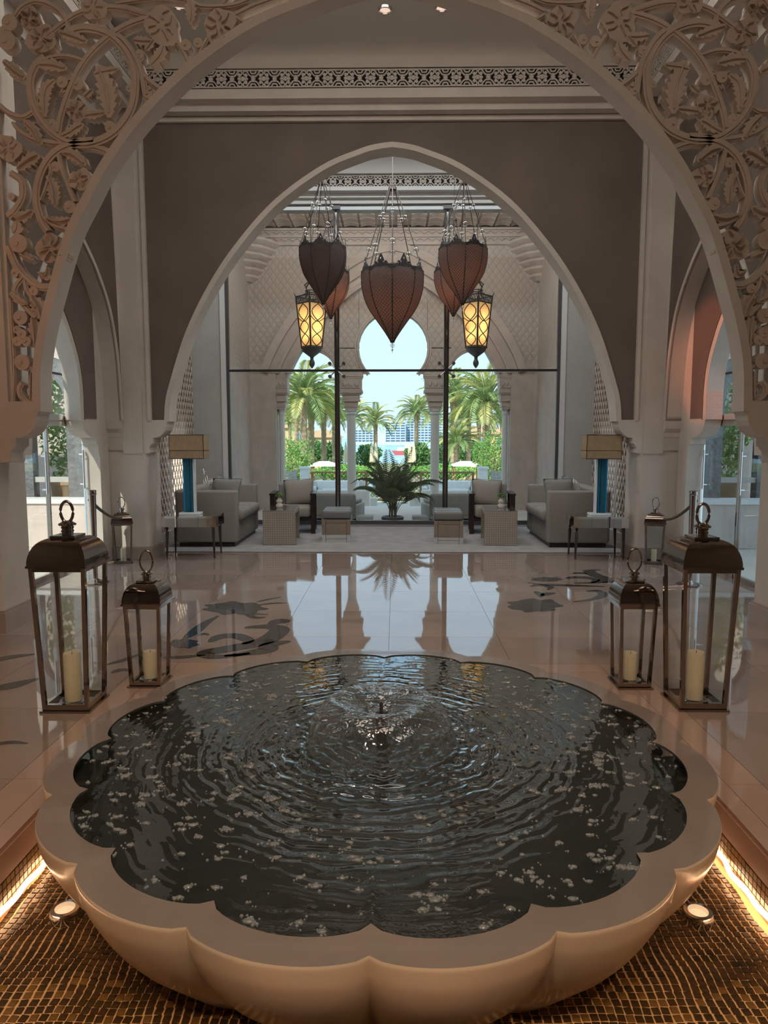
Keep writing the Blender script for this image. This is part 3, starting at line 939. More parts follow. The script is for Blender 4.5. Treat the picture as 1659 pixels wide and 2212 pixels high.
def make_screen(side):
    S = Screen(side)
    # big scroll ring and its stems (upper part)
    S.stem([c1(*p) for p in [(690, 330), (900, 280), (1130, 330), (1310, 470), (1430, 690), (1455, 900), (1410, 1170), (1240, 1410), (1000, 1530), (780, 1535), (580, 1440), (420, 1270), (325, 1060), (310, 850), (370, 690), (470, 600)]], 0.060)
    S.stem([c1(*p) for p in [(1140, 320), (1310, 400), (1450, 590), (1530, 790), (1560, 960), (1590, 1095)]], 0.046)
    S.stem([c1(*p) for p in [(1545, 790), (1600, 850), (1690, 920), (1760, 960)]], 0.040)
    S.stem([c1(*p) for p in [(1640, 150), (1420, 220), (1250, 310), (1090, 430), (950, 570), (840, 730), (760, 900), (690, 1080), (640, 1250), (610, 1420)]], 0.046)
    S.stem([c1(*p) for p in [(930, 80), (780, 140), (640, 240), (500, 350)]], 0.040)
    S.stem([c1(*p) for p in [(1140, 50), (1330, 55), (1500, 100), (1640, 160)]], 0.044)
    S.stem([c1(*p) for p in [(130, 150), (220, 40), (380, -20), (560, 40), (680, 160), (730, 300)]], 0.038)
    S.stem([c1(*p) for p in [(390, 670), (520, 600), (700, 580), (890, 630)]], 0.036, taper=True)
    S.stem([c1(*p) for p in [(760, 1540), (560, 1530), (350, 1490), (200, 1410), (110, 1310)]], 0.040, taper=True)
    S.stem([c1(*p) for p in [(330, 1190), (220, 1245), (80, 1210), (-40, 1120)]], 0.040)
    S.stem([c1(*p) for p in [(790, 1535), (960, 1560), (1100, 1600), (1210, 1660)]], 0.046)
    S.stem([c1(*p) for p in [(500, 1290), (420, 1170), (390, 1050), (440, 900)]], 0.026, taper=True)
    S.stem([c1(*p) for p in [(690, 960), (640, 1000), (700, 860), (760, 830)]], 0.030)
    S.rosette(c1(430, 400), 0.105, 1)
    S.rosette(c1(300, 160), 0.075, 5)
    S.rosette(c1(1010, 70), 0.090, 2)
    S.rosette(c1(810, 1180), 0.082, 3)
    S.leaf([c1(*p) for p in [(1060, 700), (1130, 900), (1170, 1080), (1180, 1270)]], 0.125, 7)
    S.leaf([c1(*p) for p in [(1010, 800), (1110, 770), (1290, 740)]], 0.06, 4)
    S.leaf([c1(*p) for p in [(590, 860), (500, 940), (470, 1080), (480, 1260)]], 0.085, 7)
    S.leaf([c1(*p) for p in [(660, 1470), (760, 1420), (830, 1370), (900, 1340)]], 0.075, 5)
    S.leaf([c1(*p) for p in [(900, 1250), (1000, 1230), (1140, 1215)]], 0.060, 4)
    S.leaf([c1(*p) for p in [(400, 690), (540, 690), (720, 735)]], 0.080, 4)
    S.leaf([c1(*p) for p in [(620, 330), (760, 370), (940, 440)]], 0.075, 5)
    S.leaf([c1(*p) for p in [(900, 1050), (950, 1000), (1000, 960)]], 0.05, 4)
    S.leaf([c1(*p) for p in [(440, 1560), (350, 1400), (240, 1290)]], 0.075, 5)
    S.leaf([c1(*p) for p in [(20, 640), (130, 740), (260, 835)]], 0.075, 4)
    for c, r in [((660, 875), 0.040), ((825, 890), 0.046), ((1185, 1365), 0.042), ((1390, 940), 0.026), ((545, 1330), 0.036), ((1500, 590), 0.034), ((1640, 960), 0.050), ((1600, 1010), 0.034)]:
        S.disc(c1(*c), r)
    for c, r in [((60, 430), .085), ((90, 230), .075), ((40, 330), .06)]:
        S.disc(c1(*c), r * .75, 'petal_disc')
    # towards the apex
    S.rosette(c3(1050, 160), 0.132, 4, 11)
    S.rosette(c3(1425, 150), 0.118, 6, 11)
    S.leaf([c3(*p) for p in [(1060, 290), (1040, 350), (980, 420)]], 0.085, 4)
    S.leaf([c3(*p) for p in [(990, 260), (920, 260), (860, 250)]], 0.06, 4)
    S.leaf([c3(*p) for p in [(1000, 250), (970, 290), (940, 325)]], 0.05, 3)
    S.leaf([c3(*p) for p in [(1230, -20), (1240, 60), (1240, 140)]], 0.075, 5)
    S.stem([c3(*p) for p in [(1130, 235), (1180, 310), (1225, 400)]], 0.030)
    S.stem([c3(*p) for p in [(1345, 235), (1310, 300), (1290, 350)]], 0.030)
    S.stem([c3(*p) for p in [(680, 30), (800, 40), (940, 80)]], 0.040)
    S.stem([c3(*p) for p in [(1530, 75), (1640, 20), (1800, -40)]], 0.036)
    S.stem([c3(*p) for p in [(1530, 95), (1600, 130), (1700, 120)]], 0.030)
    S.stem([c3(*p) for p in [(740, 5), (1000, -30), (1200, -20), (1310, 20), (1500, 15), (1620, -25)]], 0.030)
    for c, r in [((1205, 280), 0.038), ((1285, 265), 0.034), ((900, 340), 0.032)]:
        S.disc(c3(*c), r)
    S.rosette((590, -45), 0.105, 10)
    S.rosette((700, -82), 0.085, 12)
    S.rosette((790, -98), 0.050, 13)
    S.stem([(480, 0), (520, -60), (600, -95), (700, -55), (790, -80), (838, -105)], 0.040)
    S.stem([(560, -10), (640, -60), (740, -110)], 0.034)
    S.leaf([(620, -20), (650, -45), (690, -50)], 0.06, 4)
    S.leaf([(520, -90), (560, -100), (620, -105)], 0.07, 4)
    S.leaf([(430, -40), (470, -80), (500, -112)], 0.09, 5)
    # lower part
    S.stem([c2(*p) for p in [(690, 72), (560, 85), (430, 135), (330, 235), (268, 385), (258, 540), (300, 680), (345, 750)]], 0.056)
    S.stem([c2(*p) for p in [(425, 175), (450, 290), (500, 420), (545, 530)]], 0.034)
    S.stem([c2(*p) for p in [(350, 240), (365, 300), (330, 420), (290, 520)]], 0.030, taper=True)
    S.stem([c2(*p) for p in [(310, 650), (400, 710), (500, 740)]], 0.034)
    S.stem([c2(*p) for p in [(40, 860), (110, 1020), (190, 1110), (280, 1165), (370, 1170)]], 0.056)
    S.stem([c2(*p) for p in [(160, 1085), (95, 1190), (150, 1290), (250, 1400)]], 0.040)
    S.stem([c2(*p) for p in [(165, 1110), (185, 1190), (225, 1250)]], 0.036)
    S.stem([c2(*p) for p in [(60, 310), (140, 370), (150, 480), (100, 580), (40, 640)]], 0.050)
    S.stem([c2(*p) for p in [(150, 1890), (125, 1930), (140, 1990), (205, 2045)]], 0.042)
    S.stem([c2(*p) for p in [(60, 1250), (70, 1450), (85, 1650), (90, 1850), (80, 2040)]], 0.026)
    S.stem([c2(*p) for p in [(150, 1720), (220, 1780), (260, 1800)]], 0.032)
    S.rosette(c2(585, 365), 0.082, 7)
    S.rosette(c2(375, 880), 0.120, 8, 11)
    S.rosette(c2(50, 130), 0.10, 9)
    S.leaf([c2(*p) for p in [(450, 160), (540, 180), (630, 255)]], 0.075, 4)
    S.leaf([c2(*p) for p in [(345, 330), (385, 440), (400, 570)]], 0.090, 7)
    S.leaf([c2(*p) for p in [(320, 650), (420, 680), (530, 660)]], 0.070, 5)
    S.leaf([c2(*p) for p in [(350, 1020), (330, 1090), (270, 1060)]], 0.06, 3)
    S.leaf([c2(*p) for p in [(280, 180), (210, 210), (110, 290)]], 0.090, 5)
    S.leaf([c2(*p) for p in [(80, 620), (150, 640), (240, 595)]], 0.075, 4)
    S.leaf([c2(*p) for p in [(130, 920), (180, 940), (240, 960)]], 0.055, 3)
    S.leaf([c2(*p) for p in [(215, 1240), (270, 1320), (300, 1420)]], 0.110, 5)
    S.leaf([c2(*p) for p in [(230, 1390), (245, 1500), (255, 1640)]], 0.095, 5)
    S.leaf([c2(*p) for p in [(225, 1800), (225, 1900), (220, 2030)]], 0.06, 6)
    S.leaf([c2(*p) for p in [(70, 1215), (130, 1270), (200, 1300)]], 0.05, 3)
    S.leaf([c2(*p) for p in [(120, 680), (115, 740), (90, 770)]], 0.09, 3)
    for c, r in [((130, 845), .066), ((145, 1400), .052), ((155, 1735), .058), ((100, 1065), .030), ((240, 1200), .034), ((510, 570), .045), ((70, 490), .026), ((400, 265), .036), ((575, 570), .03), ((245, 1980), .03), ((110, 1490), .03)]:
        S.disc(c2(*c), r)
    for dx, dy in ((0, -38), (34, 18), (-34, 18)):
        S.disc(c2(155 + dx, 1560 + dy), 0.036, 'petal_disc')
make_screen(-1)
make_screen(1)

# ---- second arch wall (back of the foyer)
ZC = 5.75
wb_ = MB()
frame_x, frame_z = 2.905, 5.13
top = [(x, 6.6) for x, z in arB]
wb_.band(arB, offset(arB, 0.06), YB0, YB1)
wb_o = struct(wb_, 'wall_back', 'plaster', 'second pointed arch wall with dark plaster panel around the arch', 'wall', 40)
oB = offset(arB, 0.06)
pb = MB()
nB = len(oB)
ptop = [(max(-frame_x, min(frame_x, x)), frame_z) for x, z in oB]
pb.band(oB, ptop, YB0 + 0.035, YB1 - 0.02)
for s in (-1, 1):
    pb.box(min(s * oB[-1][0], s * frame_x), max(s * oB[-1][0], s * frame_x), YB0 + 0.035, YB1 - 0.02, 1.705, frame_z)
pb.build('inset_panel', 'plaster_dark', wb_o)
for s in (-1, 1):
    def bx(x0, x1, *a): return MB().box(min(s * x0, s * x1), max(s * x0, s * x1), *a)
    bx(frame_x, 2.95, YB0 - 0.012, YB1, 1.70, frame_z + 0.05).build('frame_moulding', 'plaster', wb_o)
    bx(2.95, 3.02, YB0 + 0.012, YB1, 1.30, frame_z + 0.05).build('frame_moulding', 'plaster', wb_o)
    bx(3.02, 3.26, YB0 - 0.012, YB1, 1.30, ZC).build('pilaster', 'plaster', wb_o)
    bx(3.26, 3.63, YB0 + 0.012, YB1, 0.0, 6.6).build('pier', 'plaster', wb_o)
    poly = [(s * x, z) for x, z in corbel_poly(2.693, 1.69, 2.97, 3.26, 1.705)]
    MB().prism(poly, YB0 + 0.0025, YB1 - .003).build('corbel', 'plaster', wb_o)
    pts = []
    for k in range(6):
        a = PI / 2 * k / 5
        pts.append((s * (2.97 + 0.06 - 0.06 * math.sin(a)), YB0 + 0.06 - 0.06 * math.cos(a)))
    pts += [(s * 2.97, 9.10), (s * 3.45, 9.10), (s * 3.45, YB0)]
    MB().prism(pts, 0.15, 1.31, 'z').build('column', 'plaster', wb_o, 40)
    bx(2.945, 3.45, YB0 - 0.025, 9.12, 0.0, 0.14).build('base', 'stone_base', wb_o)
    bx(2.955, 3.45, YB0 - 0.013, 9.11, 0.14, 0.155).build('base_moulding', 'stone_base', wb_o)
MB().box(-frame_x, frame_x, YB0 - 0.012, YB1, frame_z, frame_z + 0.05).build('frame_moulding', 'plaster', wb_o)
MB().box(-2.95, 2.95, YB0 + 0.012, YB1, frame_z + 0.05, frame_z + 0.13).build('frame_moulding', 'plaster', wb_o)
MB().box(-3.02, 3.02, YB0 - 0.03, YB1, frame_z + 0.13, 6.6).build('upper_wall', 'plaster', wb_o)
# pierced frieze
def frieze_motif(u, h, th):
    m = MB()
    w = 0.014 * h / 0.2
    def R(pts, ww=w): m.ribbon([(p[0] * u - u / 2, p[1] * h) for p in pts], ww, -th, 0, 'y', 5)
    R([(0, .06), (1, .06)], w * .9); R([(0, .94), (1, .94)], w * .9)
    for sy in (0, 1):
        Q = lambda p: (p[0], p[1] if sy == 0 else 1 - p[1])
        for sx_ in (0, 1):
            G = lambda p: Q((p[0] if sx_ == 0 else 1 - p[0], p[1]))
            R([G(p) for p in [(0.5, .36), (.40, .37), (.30, .28), (.20, .12), (.08, .10), (.03, .2), (.10, .33), (.2, .42)]])
            R([G(p) for p in [(.5, .22), (.42, .22), (.36, .1)]])
            R([G(p) for p in [(0.0, .40), (.1, .46), (.25, .5)]])
            R([G(p) for p in [(.14, .22), (.16, .28), (.22, .33)]], w * 1.6)
    m.ribbon([(-.10 * u, .5 * h), (.10 * u, .5 * h)], w * 1.8, -th, 0, 'y', 2)
    m.ribbon([(0, .38 * h), (0, .62 * h)], w * 1.8, -th, 0, 'y', 2)
    m.ribbon([(-.5 * u, .42 * h), (-.5 * u, .58 * h)], w * 2, -th, 0, 'y', 2)
    return m.mesh('fretwork', 'plaster')
fm = frieze_motif(0.238, 0.20, 0.02)
def frieze(name, label, x0, x1, Y, z, back='void_shade', axis='x', flip=1, th=0.1):
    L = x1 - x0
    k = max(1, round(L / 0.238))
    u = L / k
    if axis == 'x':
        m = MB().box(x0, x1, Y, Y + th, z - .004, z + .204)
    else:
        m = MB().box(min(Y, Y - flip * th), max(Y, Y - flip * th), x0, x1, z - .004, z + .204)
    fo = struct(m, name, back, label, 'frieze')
    for i in range(k):
        c = x0 + (i + .5) * u
        o = link('fretwork', fm, fo, (c, Y - .001, z) if axis == 'x' else (Y, c, z))
        o.scale = (u / 0.238, 1, 1)
        if axis != 'x': o.rotation_euler = (0, 0, PI / 2 * flip * 1.0)
    return fo
YF = 8.42
frieze('trim_1', 'pierced fretwork frieze above the second arch', -2.86, 2.86, YF, 5.38, th=0.12)
frieze('trim_2', 'pierced fretwork frieze along the left side of the foyer ceiling', 5.6, YF, -2.86, 5.38, axis='y', flip=1)
frieze('trim_3', 'pierced fretwork frieze along the right side of the foyer ceiling', 5.6, YF, 2.86, 5.38, axis='y', flip=-1)
cor = MB()
for y, z0, z1 in [(YF - 0.02, 5.27, 5.374), (YF - 0.03, 5.586, 5.66), (YF + 0.1, 5.19, 5.27)]:
    cor.box(-2.89, 2.89, y, YB0 + 0.02, z0, z1)
for s in (-1, 1):
    for x, z0, z1 in [(2.84, 5.27, 5.374), (2.83, 5.586, 5.66), (2.96, 5.19, 5.27)]:
        cor.box(min(s * x, s * 3.26), max(s * x, s * 3.26), YA1, YF, z0, z1)
struct(cor, 'trim_4', 'plaster', 'stepped plaster cornice below the foyer ceiling', 'cornice')
c_ = MB().box(-4.6, 4.6, YA1, YB0, ZC, ZC + 0.1)
ceil = struct(c_, 'ceiling', 'ceiling_paint', 'plain plaster ceiling of the foyer', 'ceiling')
cove = MB()
def cvf(u, v):
    a = PI / 2 * v
    return (-2.9 + 5.8 * u, YF - 0.03 - 0.18 * (1 - math.cos(a)), 5.66 + 0.09 * math.sin(a))
cove.grid(cvf, 1, 6).build('cove', 'ceiling_paint', ceil, 180)
for i, (x, y) in enumerate([(-0.065, 7.6), (-0.72, 7.55), (0.50, 7.57), (-1.5, 7.56), (1.37, 7.56), (-2.1, 7.5), (2.0, 7.5)]):
    t = thing('downlight', ['round recessed downlight right over the middle of the foyer', 'first round downlight left of the middle one in the foyer ceiling', 'first round downlight right of the middle one in the foyer ceiling', 'second round downlight left of the middle in the foyer ceiling', 'second round downlight right of the middle in the foyer ceiling', 'outermost round downlight on the left of the foyer ceiling', 'outermost round downlight on the right of the foyer ceiling'][i], 'downlight', (x, y, ZC), 0, 'foyer downlights')
    MB().lathe([(0.075, 0.0), (0.07, -0.018), (0.055, -0.02), (0.05, -0.005)], 24, cap=False).build('ring', 'chrome', t, 50)
    MB().lathe([(0.05, -0.006), (0.03, -0.012), (0, -0.013)], 20).build('lamp', 'downlight', t, 50)

# ---- side bays of the foyer: arch, inner wall with doorway, glass door
half_S = [(0, 3.62), (0.15, 3.55), (0.48, 3.31), (0.79, 2.95), (0.96, 2.49), (1.02, 1.98), (1.04, 1.69)]
half_D = [(0, 2.80), (0.10, 2.69), (0.21, 2.54), (0.35, 2.28), (0.40, 2.0), (0.40, 1.69)]
SYC, DYC = 7.545, 7.52
arS = [(SYC + x, z) for x, z in full_arch(half_S)]
arD = [(DYC + x, z) for x, z in full_arch(half_D)]
for s, wd in ((-1, 'left'), (1, 'right')):
    X0, X1, X2 = s * 3.25, s * 3.44, s * 3.62
    m = MB()
    m.band(arS, [(y, ZC) for y, z in arS], X0, X1, 'x')
    m.prism([(YA1, 1.69), (arS[0][0], 1.69), (arS[0][0], ZC), (YA1, ZC)], X0, X1, 'x')
    m.prism([(arS[-1][0], 1.69), (YB0, 1.69), (YB0, ZC), (arS[-1][0], ZC)], X0, X1, 'x')
    w = struct(m, 'wall_' + wd, 'plaster', '%s side wall of the foyer with a tall pointed arch' % wd, 'wall', 40)
    MB().band(arS, offset(arS, 0.05), X0 - s * 0.012, X0 + s * 0.02, 'x').build('arch_moulding', 'plaster', w, 40)
    # dark inset panels over the side arch
    a2 = offset(arS, 0.06)
    MB().band(a2, [(max(5.8, min(8.5, y)), 5.0) for y, z in a2], X0 - s * 0.006, X0 + s * 0.01, 'x').build('inset_panel', 'plaster_dark', w)
    poly = [(y, z) for y, z in [(SYC + 1.04 + (x - 2.6) * .45, z) for x, z in corbel_poly(2.6, 1.69, 2.95, 2.75, 1.70)]]
    for q, k in ((1, 0), (-1, 1)):
        pl = [(SYC + q * (y - SYC), z) for y, z in [(SYC + 1.035, 1.69), (SYC + 1.045, 1.60), (SYC + 1.075, 1.55), (SYC + 1.08, 1.50), (SYC + 1.085, 1.49), (SYC + 1.10, 1.40), (SYC + 1.105, 1.34), (SYC + 1.3, 1.34), (SYC + 1.3, 1.69)]]
        MB().prism(pl, X0, X1, 'x').build('corbel', 'plaster', w)
    # inner wall
    m = MB()
    m.band(arD, [(y, 4.2) for y, z in arD], X1, X2, 'x')
    m.prism([(YA1 + .2, 1.69), (arD[0][0], 1.69), (arD[0][0], 4.2), (YA1 + .2, 4.2)], X1, X2, 'x')
    m.prism([(arD[-1][0], 1.69), (YB0, 1.69), (YB0, 4.2), (arD[-1][0], 4.2)], X1, X2, 'x')
    for q in (1, -1):
        pl = [(DYC + 0.40, 1.69), (DYC + 0.42, 1.68)]
        for k in range(6):
            a = PI / 2 * k / 5
            pl.append((DYC + 0.42 + 0.33 - 0.33 * math.cos(a), 1.66 - 0.17 * math.sin(a)))
        pl += [(DYC + 0.78, 1.49), (DYC + 0.78, 1.42), (DYC + 0.82, 1.41), (DYC + 0.84, 1.30), (DYC + 0.86, 1.26), (DYC + 0.86, 0.0), (DYC + 1.12, 0.0), (DYC + 1.12, 1.69)]
        m.prism([(DYC + q * (y - DYC), z) for y, z in pl], X1, X2, 'x')
    dw = struct(m, 'wall_doorway_' + wd, 'plaster', 'inner wall with a narrow pointed doorway on the %s of the foyer' % wd, 'wall', 40)
    pan = MB()
    a3 = offset(arD, 0.08)
    pan.band(a3, [(DYC + max(-.8, min(.8, (y - DYC) * 2.2)), 3.9) for y, z in a3], X1 - s * 0.008, X1 + s * 0.01, 'x')
    for q in (1, -1):
        pan.prism([(DYC + q * 0.48, 1.71), (DYC + q * 0.80, 1.71), (DYC + q * 0.80, 3.9), (DYC + q * 0.48, 1.9)], X1 - s * 0.0085, X1 + s * 0.01, 'x')
    pan.build('inset_panel', 'plaster_dark', dw)
    # glass door in its chrome frame
    XD = s * 3.66
    d = thing('door_%d' % (1 if s < 0 else 2), 'glass double door with chrome frame on the %s of the foyer' % wd, 'door', (XD, DYC, 0), 0, None, 'structure')
    for y in (-0.98, -0.93, 0.0, 0.93):
        MB().box(-0.02, 0.02, y, y + 0.03, 0, 1.62).build('stile', 'chrome', d)
    MB().box(-0.03, 0.03, -1.0, 1.0, 1.62, 1.75).build('transom', 'mirror', d)
    MB().box(-0.02, 0.02, -1.0, 1.0, 2.18, 2.20).build('glazing_bar', 'iron', d)
    MB().box(-0.02, 0.02, -1.0, 1.0, 0.0, 0.05).build('bottom_rail', 'chrome', d)
    for y0, y1 in ((-0.9, 0.0), (0.03, 0.93)):
        MB().box(-0.004, 0.004, y0, y1, 0.05, 1.62).build('pane', 'window_glass', d)
    MB().box(-0.004, 0.004, -1.0, 1.0, 1.75, 2.9).build('pane', 'window_glass', d)
    for y in (-0.10, 0.80):
        MB().tube([(-s * 0.05, y, 0.9), (-s * 0.05, y, 1.35)], 0.012, 10).build('handle', 'chrome', d, 40)
        for z in (0.95, 1.30):
            MB().tube([(-s * 0.05, y, z), (0, y, z)], 0.008, 8).build('handle_bracket', 'chrome', d, 40)

# ---- entrance hall shell (behind and beside the camera)
hw = MB().box(-4.75, -4.6, -6, YA0, -0.02, 6.6).box(4.6, 4.75, -6, YA0, -0.02, 6.6).box(-4.75, 4.75, -6.1, -6, -0.02, 6.6)
struct(hw, 'wall_hall', 'plaster', 'plaster walls of the entrance hall around the fountain', 'wall')
struct(MB().box(-4.75, 4.75, -6.1, YA0 + .1, 6.5, 6.6), 'ceiling_hall', 'ceiling_paint', 'ceiling of the entrance hall above the fountain', 'ceiling')
struct(MB().box(-4.9, 4.9, -6.2, 15.6, 7.2, 7.4), 'ceiling_roof', 'plaster_white', 'flat roof slab over the hall, lounge and veranda', 'roof')

# ---- lounge shell
ZL = 5.92
lw = MB()
lw.box(-3.5, -2.83, YW, YW + 0.15, 0, ZL + .3).box(2.83, 3.5, YW, YW + 0.15, 0, ZL + .3).box(-2.83, 2.83, YW, YW + 0.15, 5.19, ZL + .3)
win_wall = struct(lw, 'wall_window', 'plaster_grey', 'grey plaster wall around the great window of the lounge', 'wall')
struct(MB().box(-3.7, 3.7, YB1, YW, ZL, ZL + .1), 'ceiling_lounge', 'plaster_white', 'white ceiling of the lounge', 'ceiling')
frieze('trim_5', 'pierced fretwork frieze above the great window', -3.3, 3.3, 11.70, 5.395, th=0.2)
cz = MB()
for y, z0, z1 in [(11.62, 5.60, 5.64), (11.58, 5.33, 5.39), (11.72, 5.27, 5.33), (11.80, 5.20, 5.27)]:
    cz.box(-3.3, 3.3, y, YW, z0, z1)
def cv2(u, v):
    a = PI / 2 * v
    return (-3.3 + 6.6 * u, 11.62 - 0.35 * (1 - math.cos(a)), 5.64 + 0.28 * math.sin(a))
cz.grid(cv2, 1, 8)
struct(cz, 'trim_6', 'plaster_white', 'stepped white cornice above the great window', 'cornice', 50)
for s, wd in ((-1, 'left'), (1, 'right')):
    bk = MB()
    a, b = s * 3.42, s * 3.50
    bk.box(min(a, b), max(a, b), 11.35, YW, 0, ZL).box(min(a, b), max(a, b), 10.30, 11.35, 1.72, ZL).box(min(a, b), max(a, b), YB1, 10.30, 0, ZL)
    bk.box(min(a, b), max(a, b), 10.3, 11.35, 0, 0.12)
    lwo = struct(bk, 'wall_lounge_' + wd, 'plaster_dark', 'brown %s side wall of the lounge behind the lattice screen' % wd, 'wall')
    # pierced lattice of wavy uprights, touching at every crest
    pitch, per, zt = 0.064, 0.20, ZL
    lm = MB()
    y = 9.10; k = 0
    while y < 11.86:
        pts = []
        nz = 150
        P = []
        for i in range(nz + 1):
            z = 0.12 + (zt - 0.12) * i / nz
            P.append((y + (1 if k % 2 else -1) * 0.024 * math.sin(2 * PI * z / per), z))
        A = [(p[0] - 0.006, p[1]) for p in P]; B = [(p[0] + 0.006, p[1]) for p in P]
        lm.band(A, B, s * 3.30, s * 3.325, 'x')
        y += pitch; k += 1
    lo = lm.build('lattice_screen', 'plaster_screen', None, None, fix=False)
    tag(lo, 'pierced ogee lattice screen covering the %s wall of the lounge' % wd, 'lattice', 'lounge lattice screens', 'stuff')
    bm_ = MB().box(min(s * 3.29, s * 3.34), max(s * 3.29, s * 3.34), 9.10, YW, 0, 0.12).box(min(s * 3.29, s * 3.34), max(s * 3.29, s * 3.34), 10.55, 10.58, 0.12, ZL).box(min(s * 3.29, s * 3.34), max(s * 3.29, s * 3.34), 9.10, 9.13, 0.12, ZL)
    struct(bm_, 'baseboard_' + wd, 'plaster', 'plaster frame and baseboard of the %s lattice screen' % wd, 'baseboard')

# ---- great window
win = thing('window_1', 'great steel and glass window between lounge and veranda', 'window', (0, YW, 0), 0, None, 'structure')
for s in (-1, 1):
    def bx(x0, x1, *a): return MB().box(min(s * x0, s * x1), max(s * x0, s * x1), *a)
    bx(2.75, 2.83, -0.02, 0.16, 0, 5.19).build('jamb', 'plaster_white', win)
    bx(2.70, 2.75, 0.02, 0.10, 0, 5.19).build('stile', 'iron_grey', win)
MB().box(-2.83, 2.83, -0.03, 0.16, 5.125, 5.19).build('head_rail', 'steel_satin', win)
MB().box(-2.75, 2.75, 0.0, 0.14, 0.0, 0.035).build('bottom_rail', 'chrome', win)
MB().box(-2.75, 2.75, 0.02, 0.12, 0.035, 0.10).build('sill', 'iron_grey', win)
for x in (-0.915, 0.88):
    for dx in (-0.028, 0.028):
        MB().box(x + dx - 0.012, x + dx + 0.012, -0.02, 0.10, 0.1, 5.13).build('mullion', 'iron', win)
    MB().box(x - 0.016, x + 0.016, 0.02, 0.06, 0.1, 5.13).build('mullion_core', 'chrome', win)
    MB().box(x - 0.07, x + 0.07, -0.06, 0.02, 5.13, 5.24).build('top_bracket', 'iron_grey', win)
MB().box(-2.70, 2.70, 0.02, 0.07, 2.575, 2.61).build('glazing_bar', 'iron', win)
cx_ = [-2.70, -0.915, 0.88, 2.70]
for i in range(3):
    MB().box(cx_[i] + .02, cx_[i + 1] - .02, 0.045, 0.055, 0.10, 2.575).build('pane', 'window_glass', win)
    MB().box(cx_[i] + .02, cx_[i + 1] - .02, 0.045, 0.055, 2.61, 5.125).build('pane', 'window_glass', win)
for x in (-0.915, 0.88):
    sp = MB().lathe([(0.03, -0.06), (0.03, 0.06)], 12).build('spider_hub', 'iron', win, 40, loc=(x, -0.05, 2.593))
    for dx, dz in ((-.115, .105), (.115, .105), (-.115, -.105), (.115, -.105)):
        MB().tube([(x, -0.05, 2.593), (x + dx, -0.05, 2.593 + dz)], 0.0085, 8).build('spider_arm', 'chrome', win, 60)
        m = MB().tube([(x + dx, -0.075, 2.593 + dz), (x + dx, 0.05, 2.593 + dz)], 0.028, 14)
        m.build('spider_button', 'iron_grey', win, 40)

# ---- veranda: floor, arcade wall, cove, corner brackets
struct(MB().box(-7.5, 7.5, YW + .15, 15.5, -0.12, 0.0), 'floor_veranda', 'terrace', 'pale stone floor of the veranda', 'floor')
half_G = [(0, 5.20), (0.35, 5.12), (0.8, 4.90), (1.25, 4.58), (1.68, 4.18), (2.0, 3.82), (2.25, 3.45), (2.45, 3.08), (2.55, 2.80)]
arG = full_arch(half_G)
ve = MB()
ve.band(arG, [(max(-3.4, min(3.4, x * 1.0)), 6.6) for x, z in arG], YE - 0.04, YE + 0.3)
for s in (-1, 1):
    ve.box(min(s * 2.55, s * 7.5), max(s * 2.55, s * 7.5), YE - 0.04, YE + 0.3, 2.80, 6.6)
veo = struct(ve, 'wall_veranda', 'plaster_scales', 'scale patterned arcade wall of the veranda seen through the window', 'wall', 40)
uvbox(veo)
lowp = MB()
for s in (-1, 1):
    lowp.box(min(s * 2.40, s * 7.5), max(s * 2.40, s * 7.5), YE - 0.06, YE + 0.3, 0, 2.80)
    lowp.box(min(s * 2.60, s * 2.95), max(s * 2.60, s * 2.95), YE - 0.07, YE, 2.80, 2.98)
lowp.build('lower_wall', 'plaster_pink', veo)
# concentric arch mouldings
prev = arG
for k, (d0, d1, yy) in enumerate([(0.0, 0.16, 0.09), (-0.16, 0.0, 0.03), (-0.22, -0.16, 0.06), (-0.36, -0.22, 0.0), (-0.42, -0.36, 0.03)]):
    a, b = offset(arG, d0), offset(arG, d1)
    a = [(x, max(2.80, z)) for x, z in a]; b = [(x, max(2.80, z)) for x, z in b]
    MB().band(a, b, YE - yy - 0.04, YE + 0.25).build('arch_moulding', 'plaster_pink', veo, 40)
# tympanum with the three openings
def circ_arch(cx, hw, zs, ztop, R=None, n=24, neck=None):
    pts = []
    if R:   # horseshoe
        a0 = math.asin((zs - ztop) / R)
        a1 = PI - a0
        for k in range(n + 1):
            a = a1 + (a0 - a1) * k / n
            z = ztop + R * math.sin(a)
            pts.append((cx + R * math.cos(a), z))
    else:
        for k in range(n + 1):
            a = PI - PI * k / n
            pts.append((cx + hw * math.cos(a), zs + (ztop - zs) * math.sin(a)))
    return pts
inner = offset(arG, -0.40)
cen = circ_arch(0, 0, 2.80, 3.32, R=0.705)
lef = circ_arch(-1.72, 0.53, 2.80, 3.27)
rig = circ_arch(1.72, 0.53, 2.80, 3.27)
def topz(x):
    best = 2.8
    for i in range(len(inner) - 1):
        a, b = inner[i], inner[i + 1]
        if a[0] <= x <= b[0] and b[0] > a[0]:
            best = a[1] + (b[1] - a[1]) * (x - a[0]) / (b[0] - a[0])
    return best
ty = MB()
y0, y1 = YE + 0.05, YE + 0.25
def fill(curve):
    ty.band(curve, [(x, max(topz(x) + 0.12, z + 0.02)) for x, z in curve], y0, y1)
fill(lef); fill(rig)
